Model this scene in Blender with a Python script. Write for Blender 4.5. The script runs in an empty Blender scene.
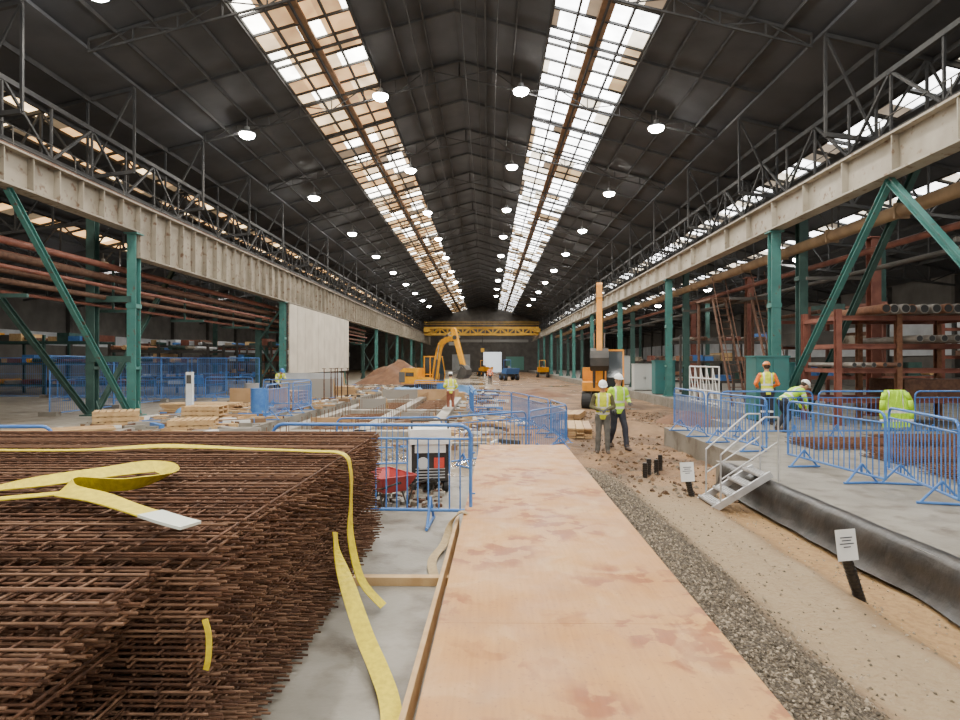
import bpy, bmesh, math, random
from mathutils import Vector, Matrix, noise
random.seed(7)
R=random.random
def U(a,b): return a+(b-a)*random.random()
SC=bpy.context.scene
COL=SC.collection

# ------------------------------------------------------------ materials
MC={}
def M(name,c1,c2=None,scale=3.0,rough=.6,metal=0.0,bump=0.0,bscale=30.0,detail=6,lo=.35,hi=.65,rough2=None,c3=None,s3=12.0,lo3=.55,hi3=.62):
    if name in MC: return MC[name]
    m=bpy.data.materials.new(name); m.use_nodes=True
    nt=m.node_tree; b=nt.nodes['Principled BSDF']; L=nt.links
    b.inputs['Roughness'].default_value=rough; b.inputs['Metallic'].default_value=metal
    b.inputs['Base Color'].default_value=(*c1,1)
    if c2 is not None or bump>0:
        tc=nt.nodes.new('ShaderNodeTexCoord')
    if c2 is not None:
        n=nt.nodes.new('ShaderNodeTexNoise'); n.inputs['Scale'].default_value=scale; n.inputs['Detail'].default_value=detail
        L.new(tc.outputs['Object'],n.inputs['Vector'])
        r=nt.nodes.new('ShaderNodeValToRGB'); r.color_ramp.elements[0].position=lo; r.color_ramp.elements[1].position=hi
        r.color_ramp.elements[0].color=(*c1,1); r.color_ramp.elements[1].color=(*c2,1)
        L.new(n.outputs['Fac'],r.inputs['Fac'])
        out=r.outputs['Color']
        if c3 is not None:
            n3=nt.nodes.new('ShaderNodeTexNoise'); n3.inputs['Scale'].default_value=s3; n3.inputs['Detail'].default_value=8
            L.new(tc.outputs['Object'],n3.inputs['Vector'])
            r3=nt.nodes.new('ShaderNodeValToRGB'); r3.color_ramp.elements[0].position=lo3; r3.color_ramp.elements[1].position=hi3
            L.new(n3.outputs['Fac'],r3.inputs['Fac'])
            mx=nt.nodes.new('ShaderNodeMixRGB'); L.new(r3.outputs['Color'],mx.inputs['Fac']); L.new(out,mx.inputs['Color1'])
            mx.inputs['Color2'].default_value=(*c3,1); out=mx.outputs['Color']
        L.new(out,b.inputs['Base Color'])
        if rough2 is not None:
            mr=nt.nodes.new('ShaderNodeMapRange'); mr.inputs['From Min'].default_value=lo; mr.inputs['From Max'].default_value=hi
            mr.inputs['To Min'].default_value=rough; mr.inputs['To Max'].default_value=rough2
            L.new(n.outputs['Fac'],mr.inputs['Value']); L.new(mr.outputs['Result'],b.inputs['Roughness'])
    if bump>0:
        n2=nt.nodes.new('ShaderNodeTexNoise'); n2.inputs['Scale'].default_value=bscale; n2.inputs['Detail'].default_value=8
        L.new(tc.outputs['Object'],n2.inputs['Vector'])
        bp=nt.nodes.new('ShaderNodeBump'); bp.inputs['Strength'].default_value=bump; bp.inputs['Distance'].default_value=.03
        L.new(n2.outputs['Fac'],bp.inputs['Height']); L.new(bp.outputs['Normal'],b.inputs['Normal'])
    MC[name]=m; return m
def EM(name,col,st):
    if name in MC: return MC[name]
    m=bpy.data.materials.new(name); m.use_nodes=True
    b=m.node_tree.nodes['Principled BSDF']; b.inputs['Base Color'].default_value=(*col,1)
    b.inputs['Emission Color'].default_value=(*col,1); b.inputs['Emission Strength'].default_value=st
    MC[name]=m; return m
def glazing(name,stops,st,cx,cy):
    m=bpy.data.materials.new(name); m.use_nodes=True; nt=m.node_tree; L=nt.links
    b=nt.nodes['Principled BSDF']
    tc=nt.nodes.new('ShaderNodeTexCoord'); sp=nt.nodes.new('ShaderNodeSeparateXYZ'); L.new(tc.outputs['Object'],sp.inputs[0])
    cb=nt.nodes.new('ShaderNodeCombineXYZ')
    for ax,c in (('X',cx),('Y',cy)):
        d=nt.nodes.new('ShaderNodeMath'); d.operation='DIVIDE'; d.inputs[1].default_value=c
        f=nt.nodes.new('ShaderNodeMath'); f.operation='FLOOR'
        L.new(sp.outputs[ax],d.inputs[0]); L.new(d.outputs[0],f.inputs[0]); L.new(f.outputs[0],cb.inputs[ax])
    w=nt.nodes.new('ShaderNodeTexWhiteNoise'); w.noise_dimensions='3D'; L.new(cb.outputs[0],w.inputs['Vector'])
    r=nt.nodes.new('ShaderNodeValToRGB'); r.color_ramp.interpolation='CONSTANT'
    els=r.color_ramp.elements
    els[0].position=0; els[0].color=(*stops[0][1],1); els[1].position=stops[1][0]; els[1].color=(*stops[1][1],1)
    for p,c in stops[2:]:
        e=els.new(p); e.color=(*c,1)
    L.new(w.outputs['Value'],r.inputs['Fac'])
    n=nt.nodes.new('ShaderNodeTexNoise'); n.inputs['Scale'].default_value=1.3; n.inputs['Detail'].default_value=6; L.new(tc.outputs['Object'],n.inputs['Vector'])
    mr=nt.nodes.new('ShaderNodeMapRange'); mr.inputs['From Min'].default_value=.3; mr.inputs['From Max'].default_value=.7; mr.inputs['To Min'].default_value=.55; mr.inputs['To Max'].default_value=1.2
    L.new(n.outputs['Fac'],mr.inputs['Value'])
    mx=nt.nodes.new('ShaderNodeMixRGB'); mx.blend_type='MULTIPLY'; mx.inputs['Fac'].default_value=1
    L.new(r.outputs['Color'],mx.inputs['Color1']); L.new(mr.outputs['Result'],mx.inputs['Color2'])
    L.new(mx.outputs['Color'],b.inputs['Emission Color']); b.inputs['Emission Strength'].default_value=st
    b.inputs['Base Color'].default_value=(.3,.27,.22,1)
    return m

# ------------------------------------------------------------ mesh builder
class MB:
    def __init__(s): s.v=[];s.f=[];s.m=[];s.sm=[];s.mats=[]
    def mi(s,m):
        if m not in s.mats: s.mats.append(m)
        return s.mats.index(m)
    def add(s,vs,fs,m,smooth=False):
        o=len(s.v); s.v+= vs; k=s.mi(m)
        for f in fs: s.f.append([i+o for i in f]); s.m.append(k); s.sm.append(smooth)
    def box(s,c,sz,m,rot=None):
        x,y,z=[a/2 for a in sz]; c=Vector(c)
        vs=[Vector(p) for p in [(-x,-y,-z),(x,-y,-z),(x,y,-z),(-x,y,-z),(-x,-y,z),(x,-y,z),(x,y,z),(-x,y,z)]]
        if rot is not None: vs=[rot@p for p in vs]
        s.add([p+c for p in vs],[(0,3,2,1),(4,5,6,7),(0,1,5,4),(1,2,6,5),(2,3,7,6),(3,0,4,7)],m)
    def bx(s,x0,x1,y0,y1,z0,z1,m): s.box(((x0+x1)/2,(y0+y1)/2,(z0+z1)/2),(abs(x1-x0),abs(y1-y0),abs(z1-z0)),m)
    def frame(s,p,q,up=None):
        d=(q-p); L=d.length; d=d.normalized()
        u=Vector(up) if up is not None else Vector((0,0,1))
        if abs(d.dot(u))>.99: u=Vector((0,1,0)) if abs(d.y)<.9 else Vector((1,0,0))
        a=d.cross(u).normalized(); b=a.cross(d).normalized(); return d,a,b,L
    def beam(s,p,q,w,h,m,up=None):
        p=Vector(p);q=Vector(q); d,a,b,L=s.frame(p,q,up)
        vs=[]
        for c in (p,q):
            for i,j in ((-1,-1),(1,-1),(1,1),(-1,1)): vs.append(c+a*w/2*i+b*h/2*j)
        s.add(vs,[(3,2,1,0),(4,5,6,7),(0,1,5,4),(1,2,6,5),(2,3,7,6),(3,0,4,7)],m)
    def ibeam(s,p,q,w,h,m,t=.03,up=None):
        p=Vector(p);q=Vector(q); d,a,b,L=s.frame(p,q,up)
        s.beam(p+b*(h/2-t/2),q+b*(h/2-t/2),w,t,m,b); s.beam(p-b*(h/2-t/2),q-b*(h/2-t/2),w,t,m,b)
        s.beam(p,q,t,h-2*t,m,b)
    def tube(s,p,q,r,m,r2=None,n=8,smooth=True):
        p=Vector(p);q=Vector(q); r2=r if r2 is None else r2
        if (q-p).length<1e-6: return
        d,a,b,L=s.frame(p,q)
        vs=[];
        for c,rr in ((p,r),(q,r2)):
            for i in range(n):
                t=2*math.pi*i/n; vs.append(c+a*rr*math.cos(t)+b*rr*math.sin(t))
        fs=[(i,(i+1)%n,n+(i+1)%n,n+i) for i in range(n)]
        s.add(vs,fs,m,smooth); s.add(vs,[tuple(range(n-1,-1,-1)),tuple(range(n,2*n))],m)
    def path(s,pts,r,m,n=8,closed=False):
        pts=[Vector(p) for p in pts]
        k=len(pts)
        for i in range(k if closed else k-1):
            s.tube(pts[i],pts[(i+1)%k],r,m,n=n)
    def sph(s,c,r,m,n=12,k=8,rot=None,smooth=True):
        if not hasattr(r,'__len__'): r=(r,r,r)
        vs=[];c=Vector(c)
        for j in range(k+1):
            ph=math.pi*j/k
            for i in range(n):
                t=2*math.pi*i/n
                p=Vector((r[0]*math.sin(ph)*math.cos(t),r[1]*math.sin(ph)*math.sin(t),r[2]*math.cos(ph)))
                if rot is not None: p=rot@p
                vs.append(c+p)
        fs=[(j*n+i,(j+1)*n+i,(j+1)*n+(i+1)%n,j*n+(i+1)%n) for j in range(k) for i in range(n)]
        s.add(vs,fs,m,smooth)
    def loft(s,rings,m,n=16,smooth=True):
        vs=[]
        for c,a,b in rings:
            c=Vector(c);a=Vector(a);b=Vector(b)
            for i in range(n):
                t=2*math.pi*i/n; vs.append(c+a*math.cos(t)+b*math.sin(t))
        k=len(rings)
        fs=[(j*n+i,j*n+(i+1)%n,(j+1)*n+(i+1)%n,(j+1)*n+i) for j in range(k-1) for i in range(n)]
        s.add(vs,fs+[tuple(range(n-1,-1,-1)),tuple(range((k-1)*n,k*n))],m,smooth)
    def prism(s,poly,y0,y1,m):
        n=len(poly)
        vs=[(p[0],y0,p[1]) for p in poly]+[(p[0],y1,p[1]) for p in poly]
        s.add(vs,[tuple(range(n)),tuple(range(2*n-1,n-1,-1))]+[((i+1)%n,i,n+i,n+(i+1)%n) for i in range(n)],m)
    def obj(s,name,loc=(0,0,0),rz=0,parent=None,bevel=0):
        me=bpy.data.meshes.new(name); me.from_pydata([tuple(v) for v in s.v],[],s.f)
        for m in s.mats: me.materials.append(m)
        me.polygons.foreach_set('material_index',s.m); me.polygons.foreach_set('use_smooth',s.sm); me.update()
        o=bpy.data.objects.new(name,me); COL.objects.link(o); o.location=loc; o.rotation_euler=(0,0,rz)
        if parent: o.parent=parent
        if bevel>0:
            b=o.modifiers.new('bevel','BEVEL'); b.width=bevel; b.segments=2; b.limit_method='ANGLE'
        return o
def inst(o,loc,rz=0,s=1):
    n=bpy.data.objects.new(o.name.split('.')[0],o.data); COL.objects.link(n); n.location=loc; n.rotation_euler=(0,0,rz); n.scale=(s,s,s); return n

# common materials
dark=M('dark_steel',(.04,.038,.035),(.075,.066,.056),2,.7)
trs=M('dark_truss_steel',(.028,.029,.030),(.05,.048,.046),2,.8)  # near-black tone for roof trusses, purlins and glazing bars
roofm=M('roof_sheet',(.040,.042,.046),(.070,.072,.077),.5,.8)
girdm=M('weathered_girder_paint',(.28,.245,.19),(.18,.155,.115),1.2,.6,lo=.4,hi=.7,c3=(.12,.065,.035),s3=5,lo3=.57,hi3=.7)
girdr=M('pale_girder_paint',(.40,.36,.29),(.28,.245,.185),1.2,.6,lo=.4,hi=.7,c3=(.17,.10,.055),s3=5,lo3=.6,hi3=.7)
green=M('green_column_paint',(.04,.15,.135),(.06,.20,.175),3,.5,c3=(.10,.07,.05),s3=6,lo3=.6,hi3=.7)
dgreen=M('dark_green_paint',(.02,.055,.048),(.035,.085,.07),3,.6)  # darker green, used on the rear columns and their bracing
redox=M('red_oxide',(.15,.045,.03),(.23,.085,.055),3,.6)
rust=M('rust',(.14,.06,.032),(.24,.11,.055),9,.8,lo=.3,hi=.7,bump=.3,bscale=80)
rustd=M('rust_dark',(.075,.035,.021),(.13,.065,.038),9,.85)
conc=M('concrete',(.27,.25,.21),(.18,.165,.135),1.2,.5,bump=.15,bscale=25,c3=(.13,.11,.085),s3=3,lo3=.5,hi3=.68)
blue=M('blue_barrier_paint',(.05,.16,.46),(.08,.22,.52),6,.4)
timb=M('timber',(.44,.275,.12),(.55,.37,.18),7,.7,bump=.1)
ply=M('plywood',(.46,.29,.145),(.37,.225,.105),2,.65)
black=M('black_plastic',(.012,.011,.010),(.035,.028,.022),4,.4,bump=.3,bscale=8)
white=M('white_paint',(.75,.75,.73),(.6,.6,.57),3,.5)
yel=M('machine_yellow',(.85,.40,.005),(.72,.31,.005),3,.45)
alum=M('aluminium',(.6,.6,.6),(.45,.45,.45),6,.4,metal=.6)
glass=M('dark_glass',(.03,.04,.045),rough=.08)
rubber_and_bore_shade=M('rubber_and_bore_shade',(.02,.02,.02),rough=.8)
teal=M('teal_cabinet',(.03,.16,.155),(.04,.13,.125),2,.5)

F=600.;CX=-1.2
# ------------------------------------------------------------ ground
def sstep(a,b,x):
    t=max(0,min(1,(x-a)/(b-a))); return t*t*(3-2*t)
def gh(x,y):
    z=-.45+.03*noise.noise(Vector((x*.6,y*.6,1)))+.012*noise.noise(Vector((x*3,y*3,4)))
    k=sstep(9.5,12,y)*(1-sstep(24,30,y))*sstep(1.7,2.3,x)
    if k>0: z+=k*(.06*noise.noise(Vector((x*1.6,y*1.6,7)))+.045*noise.noise(Vector((x*4.5,y*4.5,9))))
    if y<16:
        k=1-sstep(9,14,y)
        prof=0
        if x>.6: prof=.47*(1-sstep(1.75,2.5,x))+.0
        prof+= .12*(sstep(1.9,2.3,x)-sstep(3.2,3.6,x)) if x>.6 else 0
        z+=prof*k
        if 1.3<x<2.6: z+=k*.02*noise.noise(Vector((x*7,y*7,3)))
        if 2.3<x<3.3: z+= -.03*k*(math.exp(-((x-2.6)/.12)**2)+math.exp(-((x-3.05)/.12)**2))
    return z
def grid(name,xs,ys,mat,hf):
    mb=MB(); vs=[(x,y,hf(x,y)) for y in ys for x in xs]; n=len(xs)
    fs=[(j*n+i,j*n+i+1,(j+1)*n+i+1,(j+1)*n+i) for j in range(len(ys)-1) for i in range(n-1)]
    mb.add(vs,fs,mat,True); return mb.obj(name)
def frange(a,b,s):
    r=[];x=a
    while x<b-1e-6: r.append(x); x+=s
    r.append(b); return r
def ground_mat():
    m=bpy.data.materials.new('site_dirt'); m.use_nodes=True; nt=m.node_tree; L=nt.links; b=nt.nodes['Principled BSDF']
    tc=nt.nodes.new('ShaderNodeTexCoord'); sp=nt.nodes.new('ShaderNodeSeparateXYZ'); L.new(tc.outputs['Object'],sp.inputs[0])
    def nz(s,d=6):
        n=nt.nodes.new('ShaderNodeTexNoise'); n.inputs['Scale'].default_value=s; n.inputs['Detail'].default_value=d; L.new(tc.outputs['Object'],n.inputs['Vector']); return n
    def mr(src,a,b_,c=0,d=1):
        n=nt.nodes.new('ShaderNodeMapRange'); n.inputs['From Min'].default_value=a;n.inputs['From Max'].default_value=b_;n.inputs['To Min'].default_value=c;n.inputs['To Max'].default_value=d; L.new(src,n.inputs['Value']); return n.outputs['Result']
    def mix(f,a,b_,mode='MIX'):
        n=nt.nodes.new('ShaderNodeMixRGB'); n.blend_type=mode
        if isinstance(f,float): n.inputs['Fac'].default_value=f
        else: L.new(f,n.inputs['Fac'])
        for i,c in (('Color1',a),('Color2',b_)):
            if isinstance(c,tuple): n.inputs[i].default_value=(*c,1)
            else: L.new(c,n.inputs[i])
        return n.outputs['Color']
    def mul(a,b_,op='MULTIPLY'):
        n=nt.nodes.new('ShaderNodeMath'); n.operation=op
        for i,c in ((0,a),(1,b_)):
            if isinstance(c,(int,float)): n.inputs[i].default_value=c
            else: L.new(c,n.inputs[i])
        return n.outputs[0]
    n1=nz(.9); n2=nz(14,8); n3=nz(.35,4)
    dirt=mix(mr(n1.outputs['Fac'],.4,.6),(.25,.145,.068),(.12,.070,.036))
    pit=mix(mr(n1.outputs['Fac'],.4,.62),(.27,.225,.165),(.14,.105,.070))
    dirt=mix(mr(sp.outputs['X'],.9,-.2),dirt,pit)
    xw=mul(sp.outputs['X'],mul(mul(n1.outputs['Fac'],-.5,'ADD'),.9),'ADD')
    track=mul(mr(xw,2.1,2.45),mr(xw,3.15,3.5,1,0))
    near=mr(sp.outputs['Y'],8.5,12,1,0)
    track=mul(track,near)
    trc=mix(mr(n2.outputs['Fac'],.35,.65),(.36,.275,.165),(.23,.17,.10))
    c=mix(track,dirt,trc)
    orange=mul(mr(xw,3.3,3.6),near)
    c=mix(orange,c,mix(mr(n2.outputs['Fac'],.4,.6),(.40,.255,.11),(.25,.15,.065)))
    grav=mul(mr(xw,2.35,2.1),near); 
    vor=nt.nodes.new('ShaderNodeTexVoronoi'); vor.inputs['Scale'].default_value=46; L.new(tc.outputs['Object'],vor.inputs['Vector'])
    gc=mix(mr(vor.outputs['Distance'],.1,.6),(.23,.185,.125),(.07,.055,.038))
    c=mix(grav,c,gc)
    L.new(mix(.55,c,mix(mr(n2.outputs['Fac'],.3,.7),(.5,.46,.42),(1.25,1.2,1.15)),'MULTIPLY'),b.inputs['Base Color'])
    left=mr(sp.outputs['X'],.5,-.5)
    wet=mul(mr(n3.outputs['Fac'],.47,.51),left)
    wet2=mul(mr(n3.outputs['Fac'],.60,.63),mr(sp.outputs['Y'],18,24))
    wt=mul(wet,wet2,'MAXIMUM')
    L.new(mr(wt,0,1,.85,.08),b.inputs['Roughness'])
    bp=nt.nodes.new('ShaderNodeBump'); bp.inputs['Distance'].default_value=.04
    L.new(mr(wt,0,1,.85,.03),bp.inputs['Strength'])
    n5=nz(22,9); L.new(mix(grav,n5.outputs['Fac'],vor.outputs['Distance']),bp.inputs['Height']); L.new(bp.outputs['Normal'],b.inputs['Normal'])
    return m
gm=ground_mat()
xs=frange(-12.6,-.6,.6)+frange(-.4,5.2,.07)+frange(5.4,9.9,.2); ys=frange(-2,16,.1)+frange(16.2,30,.3)+frange(32,136,3)
grid('ground',xs,ys,gm,gh)
def stones():
    mb=MB(); ms=[M('stone_a',(.23,.185,.13),rough=.85),M('stone_b',(.15,.12,.085),rough=.85),M('stone_c',(.34,.28,.20),rough=.85),M('stone_d',(.085,.07,.05),rough=.85)]
    oc=[(1,0,0),(-1,0,0),(0,1,0),(0,-1,0),(0,0,1),(0,0,-1)]
    of=[(0,2,4),(2,1,4),(1,3,4),(3,0,4),(2,0,5),(1,2,5),(3,1,5),(0,3,5)]
    for i in range(13000):
        y=1.9+10.5*(R()**1.25); x=1.40+abs(random.gauss(0,.45))
        if R()<.12: x=U(1.4,4.0)
        if x>4.0: continue
        r=U(.005,.017); z=gh(x,y)+r*.2; a=U(0,6.28)
        rt=Matrix.Rotation(a,3,'Z')@Matrix.Rotation(U(0,3),3,'X')
        mb.add([rt@Vector((p[0]*r*U(.7,1.3),p[1]*r*U(.7,1.3),p[2]*r*U(.6,1)))+Vector((x,y,z)) for p in oc],of,random.choice(ms))
    sm=[M('soil_clod',(.14,.085,.045),rough=.95),M('soil_clod_dark',(.085,.05,.028),rough=.95),ms[1]]
    for i in range(2200):
        y=U(9.5,27); x=U(2.4,8.8)
        if x>4.8 and y<17: continue
        r=U(.015,.065); z=gh(x,y)+r*.1
        rt=Matrix.Rotation(U(0,6),3,'Z')@Matrix.Rotation(U(0,3),3,'X')
        mb.add([rt@Vector((p[0]*r*U(.7,1.3),p[1]*r*U(.7,1.3),p[2]*r*U(.6,1)))+Vector((x,y,z)) for p in oc],of,random.choice(sm))
    return mb.obj('gravel')
stones()
mb=MB(); mb.bx(-12.6,-.2,-2,9.4,-.5,0,conc); mb.bx(-31,-6.5,9.4,136,-.5,0,conc); mb.bx(-31,-12.6,-2,9.4,-.5,0,conc)
mb.obj('floor')
mb=MB(); mb.bx(4.15,27,-2,11,-.5,0,conc); mb.bx(4.85,27,11,16.6,-.5,0,conc);mb.bx(7.0,27,16.6,19,-.5,0,conc); mb.bx(9.0,27,19,136,-.5,0,conc)
mb.obj('floor')
mb=MB()
N=110
vs=[];fs=[]
for i in range(N):
    y=2.5+i*.075; w=.05*noise.noise(Vector((0,y*1.3,0)))
    row=[(4.30+w,y,.012),(4.17+w,y,.03+.02*noise.noise(Vector((2,y*3,0)))),(4.11+w,y,-.03),(4.08+w*1.2,y,-.18),(4.05+w*1.6,y,-.32),(3.98+w*2.2,y,-.40)]
    vs+=row
for i in range(N-1):
    for j in range(5): fs.append((i*6+j,i*6+j+1,(i+1)*6+j+1,(i+1)*6+j))
mb.add(vs,fs,black,True)
mb.obj('damp_proof_membrane')

# ------------------------------------------------------------ shell
L0,L1=-10.,134.
def roofz(d): return 14.4-.28*d
mb=MB()
for s in (-1,1):
    for d0,d1 in ((0,3.35),(6.57,11.0)):
        vs=[(CX+s*d0,L0,roofz(d0)),(CX+s*d1,L0,roofz(d1)),(CX+s*d1,L1,roofz(d1)),(CX+s*d0,L1,roofz(d0))]
        vs+=[(a,b,c+.12) for a,b,c in vs]
        mb.add(vs,[(0,1,2,3),(7,6,5,4),(0,4,5,1),(1,5,6,2),(2,6,7,3),(3,7,4,0)],roofm)
def az(x): return 11.1-.24*x
strL=[(3.1,3.7),(4.5,4.9),(9.4,10.4)]; strR=[(3.5,4.4),(8.4,9.4)]
def aisle(xr,s,strips,wd):
    d=0; segs=[]
    for a,b in strips: segs.append((d,a)); d=b
    segs.append((d,wd))
    for a,b in segs:
        vs=[(xr+s*a,L0,az(a)),(xr+s*b,L0,az(b)),(xr+s*b,L1,az(b)),(xr+s*a,L1,az(a))]
        vs+=[(p,q,r+.1) for p,q,r in vs]
        mb.add(vs,[(0,1,2,3),(7,6,5,4),(0,4,5,1),(1,5,6,2),(2,6,7,3),(3,7,4,0)],roofm)
aisle(-11.9,-1,strL,19.2); aisle(9.5,1,strR,17.6)
mb.obj('ceiling')
glL=glazing('skylight_sheet_old',[(0,(.82,.45,.18)),(.26,(.5,.28,.12)),(.38,(1.0,.62,.28)),(.56,(1.4,1.0,.58)),(.70,(7,6.6,5.8)),(.93,(.12,.08,.05))],1.9,.80,1.1)
glR=glazing('skylight_sheet',[(0,(7,7,7)),(.40,(2.4,2.1,1.6)),(.54,(.95,.65,.35)),(.66,(8,8,8)),(.88,(.55,.36,.18)),(.96,(.2,.14,.09))],1.7,.80,1.1)
glA=glazing('aisle_rooflight',[(0,(1.1,.6,.22)),(.35,(.6,.34,.14)),(.55,(2.4,1.7,.9)),(.75,(.10,.07,.04))],2.2,3.,.9)
glB=glazing('aisle_rooflight_clear',[(0,(5,5,5)),(.5,(1.6,1.4,1.1)),(.75,(.25,.2,.15))],1.8,3.,.9)
brn=M('brown_gutter_beam',(.20,.115,.06),(.30,.18,.10),2,.8)
def strip(name,x0,z0,x1,z1,mat,bars=1.1,mid=True,bw=.07):
    mb=MB(); y0,y1=L0,L1-2
    mb.add([(x0,y0,z0),(x1,y0,z1),(x1,y1,z1),(x0,y1,z0)],[(0,1,2,3)],mat)
    y=y0
    while y<y1:
        mb.beam((x0,y,z0-.05),(x1,y,z1-.05),bw,.08,trs); y+=bars
    P=lambda t:(x0+(x1-x0)*t,z0+(z1-z0)*t)
    ts=[0,1]+([.25,.5,.75] if mid else [])
    for t in ts:
        x,z=P(t); w=.42 if t==.5 else .07
        mb.beam((x,y0,z-.06),(x,y1,z-.06),w,.1,brn if t==.5 else trs)
    return mb.obj(name)
strip('window_1',CX-3.35,roofz(3.35)+.05,CX-6.57,roofz(6.57)+.05,glL)
strip('window_2',CX+3.35,roofz(3.35)+.05,CX+6.57,roofz(6.57)+.05,glR,1.1)
k=3
for a,b in strL: strip('window_%d'%k,-11.9-a,az(a)+.05,-11.9-b,az(b)+.05,glA,1.8,False,.14); k+=1
for a,b in strR: strip('window_%d'%k,9.5+a,az(a)+.05,9.5+b,az(b)+.05,glB,1.8,False,.18); k+=1
wm=M('dark_cladding',(.08,.074,.066),(.12,.11,.098),1,.8)
lw=M('light_cladding',(.5,.52,.54),(.38,.4,.42),1,.6)
mb=MB(); mb.bx(-31.3,-31,L0,L1,0,6.6,wm); mb.bx(-31,-30.9,L0,L1,3.0,3.9,lw)
for y in frange(0,130,7.3): mb.bx(-31,-30.7,y-.15,y+.15,0,6.5,dark)
mb.obj('wall_left')
mb=MB(); mb.bx(27,27.3,L0,L1,0,6.9,wm); mb.bx(26.85,27,L0,L1,2.2,4.3,lw)
for y in frange(0,130,5.8): mb.bx(26.7,27,y-.12,y+.12,0,6.8,dark)
mb.obj('wall_right')
mb=MB(); mb.bx(-31,27,L1,L1+.3,-.5,14.6,wm)
mb.bx(-8,-4,L1-.1,L1,0,3.5,lw); mb.bx(-1,3,L1-.1,L1,-.4,4,EM('door_daylight',(.8,.85,.9),1.0)); mb.bx(4,8,L1-.1,L1,0,3,M('green_door',(.1,.25,.2),rough=.6))
mb.bx(-11,9,L1-.15,L1,6.2,6.8,M('grey_band',(.25,.24,.22),rough=.7))
mb.obj('wall_back')

mb=MB()
y=3.+7.3
while y<130:
    for s in (-1,1):
        pts=[]
        for i in range(0,9):
            d=i*1.33; top=Vector((CX+s*d,y,roofz(d)-.08)); bot=Vector((CX+s*d,y,roofz(d)-.75+ .03*d)); pts.append((top,bot))
        for i,(t,b) in enumerate(pts):
            mb.beam(t,b,.04,.04,trs)
            if i:
                mb.beam(pts[i-1][0],t,.09,.09,trs); mb.beam(pts[i-1][1],b,.06,.06,trs)
                mb.beam(pts[i-1][1] if i%2 else pts[i-1][0], t if i%2 else b,.035,.035,trs)
    y+=7.3
for d in (1.1,2.2,3.3,4.95,6.6,7.6,8.7,9.8):
    for s in (-1,1): mb.beam((CX+s*d,L0,roofz(d)-.1),(CX+s*d,L1,roofz(d)-.1),.06,.12,trs)
y=3+3.65
while y<130:
    for s in (-1,1): mb.beam((CX,y,roofz(0)-.1),(CX+s*11,y,roofz(11)-.1),.06,.1,trs)
    y+=7.3
mb.obj('roof_truss')
mb=MB()
for x,z in ((-.9,13.2),(-.4,13.3),(.3,13.1),(-2.6,13.0)):
    mb.tube((x,0,z),(x,120,z),.025,trs,n=5)
mb.obj('overhead_cable')
mb=MB()
for xr,s,wd in ((-11.9,-1,19),(9.5,1,17)):
    y=5.4
    while y<125:
        n=12
        for i in range(n):
            d0=i*wd/n; d1=(i+1)*wd/n
            t0=Vector((xr+s*d0,y,az(d0)-.1)); t1=Vector((xr+s*d1,y,az(d1)-.1)); bz=lambda d:min(az(d)-.3,8.2-.12*d)
            b0=Vector((xr+s*d0,y,bz(d0))); b1=Vector((xr+s*d1,y,bz(d1)))
            mb.beam(t0,t1,.1,.12,trs); mb.beam(b0,b1,.1,.12,trs); mb.beam(t0,b0,.07,.07,trs); mb.beam(b0 if i%2 else t0,t1 if i%2 else b1,.06,.06,trs)
        y+=4.87 if s<0 else 5.8
    for d in (1.5,3,5.5,7,9,11,13,15): mb.beam((xr+s*d,L0,az(d)-.12),(xr+s*d,L1,az(d)-.12),.08,.16,trs)
    for xx in (.9,):
        x=xr+s*xx
        for z in (7.7,9.3): mb.beam((x,L0,z),(x,L1,z),.12,.14,trs)
        y=-6.;i=0
        while y<122:
            mb.beam((x,y,7.7 if i%2 else 9.3),(x,y+1.8,9.3 if i%2 else 7.7),.07,.07,trs); mb.beam((x,y,7.7),(x,y,9.3),.06,.06,trs); y+=1.8;i+=1
mb.obj('aisle_roof_truss')

# ------------------------------------------------------------ crane girders
mb=MB(); x=-11.9
mb.ibeam((x,-8,6.62),(x,20,6.62),.45,.96,girdm,.05); mb.ibeam((x,20,6.2),(x,124,6.2),.45,1.8,girdm,.05)
y=-7.5
while y<120:
    z0=6.18 if y<20 else 5.33
    mb.bx(x+.03,x+.2,y-.015,y+.015,z0,7.05,girdm); y+=.95
mb.beam((x,-8,7.16),(x,124,7.16),.09,.12,rustd)
mb.bx(x-.6,x-.2,-8,124,7.0,7.06,dark)
for yy in frange(-6,120,2.4): mb.tube((x-.6,yy,7.06),(x-.6,yy,8.0),.02,dark,n=5)
for z in (7.55,8.0): mb.tube((x-.6,-6,z),(x-.6,120,z),.018,dark,n=5)
mb.obj('crane_girder')
mb=MB(); x=9.5
mb.ibeam((x,-8,6.63),(x,128,6.63),.45,.96,girdr,.05)
y=-7.5
while y<125: mb.bx(x-.2,x-.03,y-.015,y+.015,6.18,7.05,girdr); y+=1.95
mb.beam((x,-8,7.16),(x,128,7.16),.09,.12,rustd); mb.bx(x+.2,x+.6,-8,128,7.0,7.06,dark)
for yy in frange(-6,120,2.4): mb.tube((x+.6,yy,7.06),(x+.6,yy,8.0),.02,dark,n=5)
for z in (7.55,8.0): mb.tube((x+.6,-6,z),(x+.6,120,z),.018,dark,n=5)
mb.obj('crane_girder')

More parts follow.
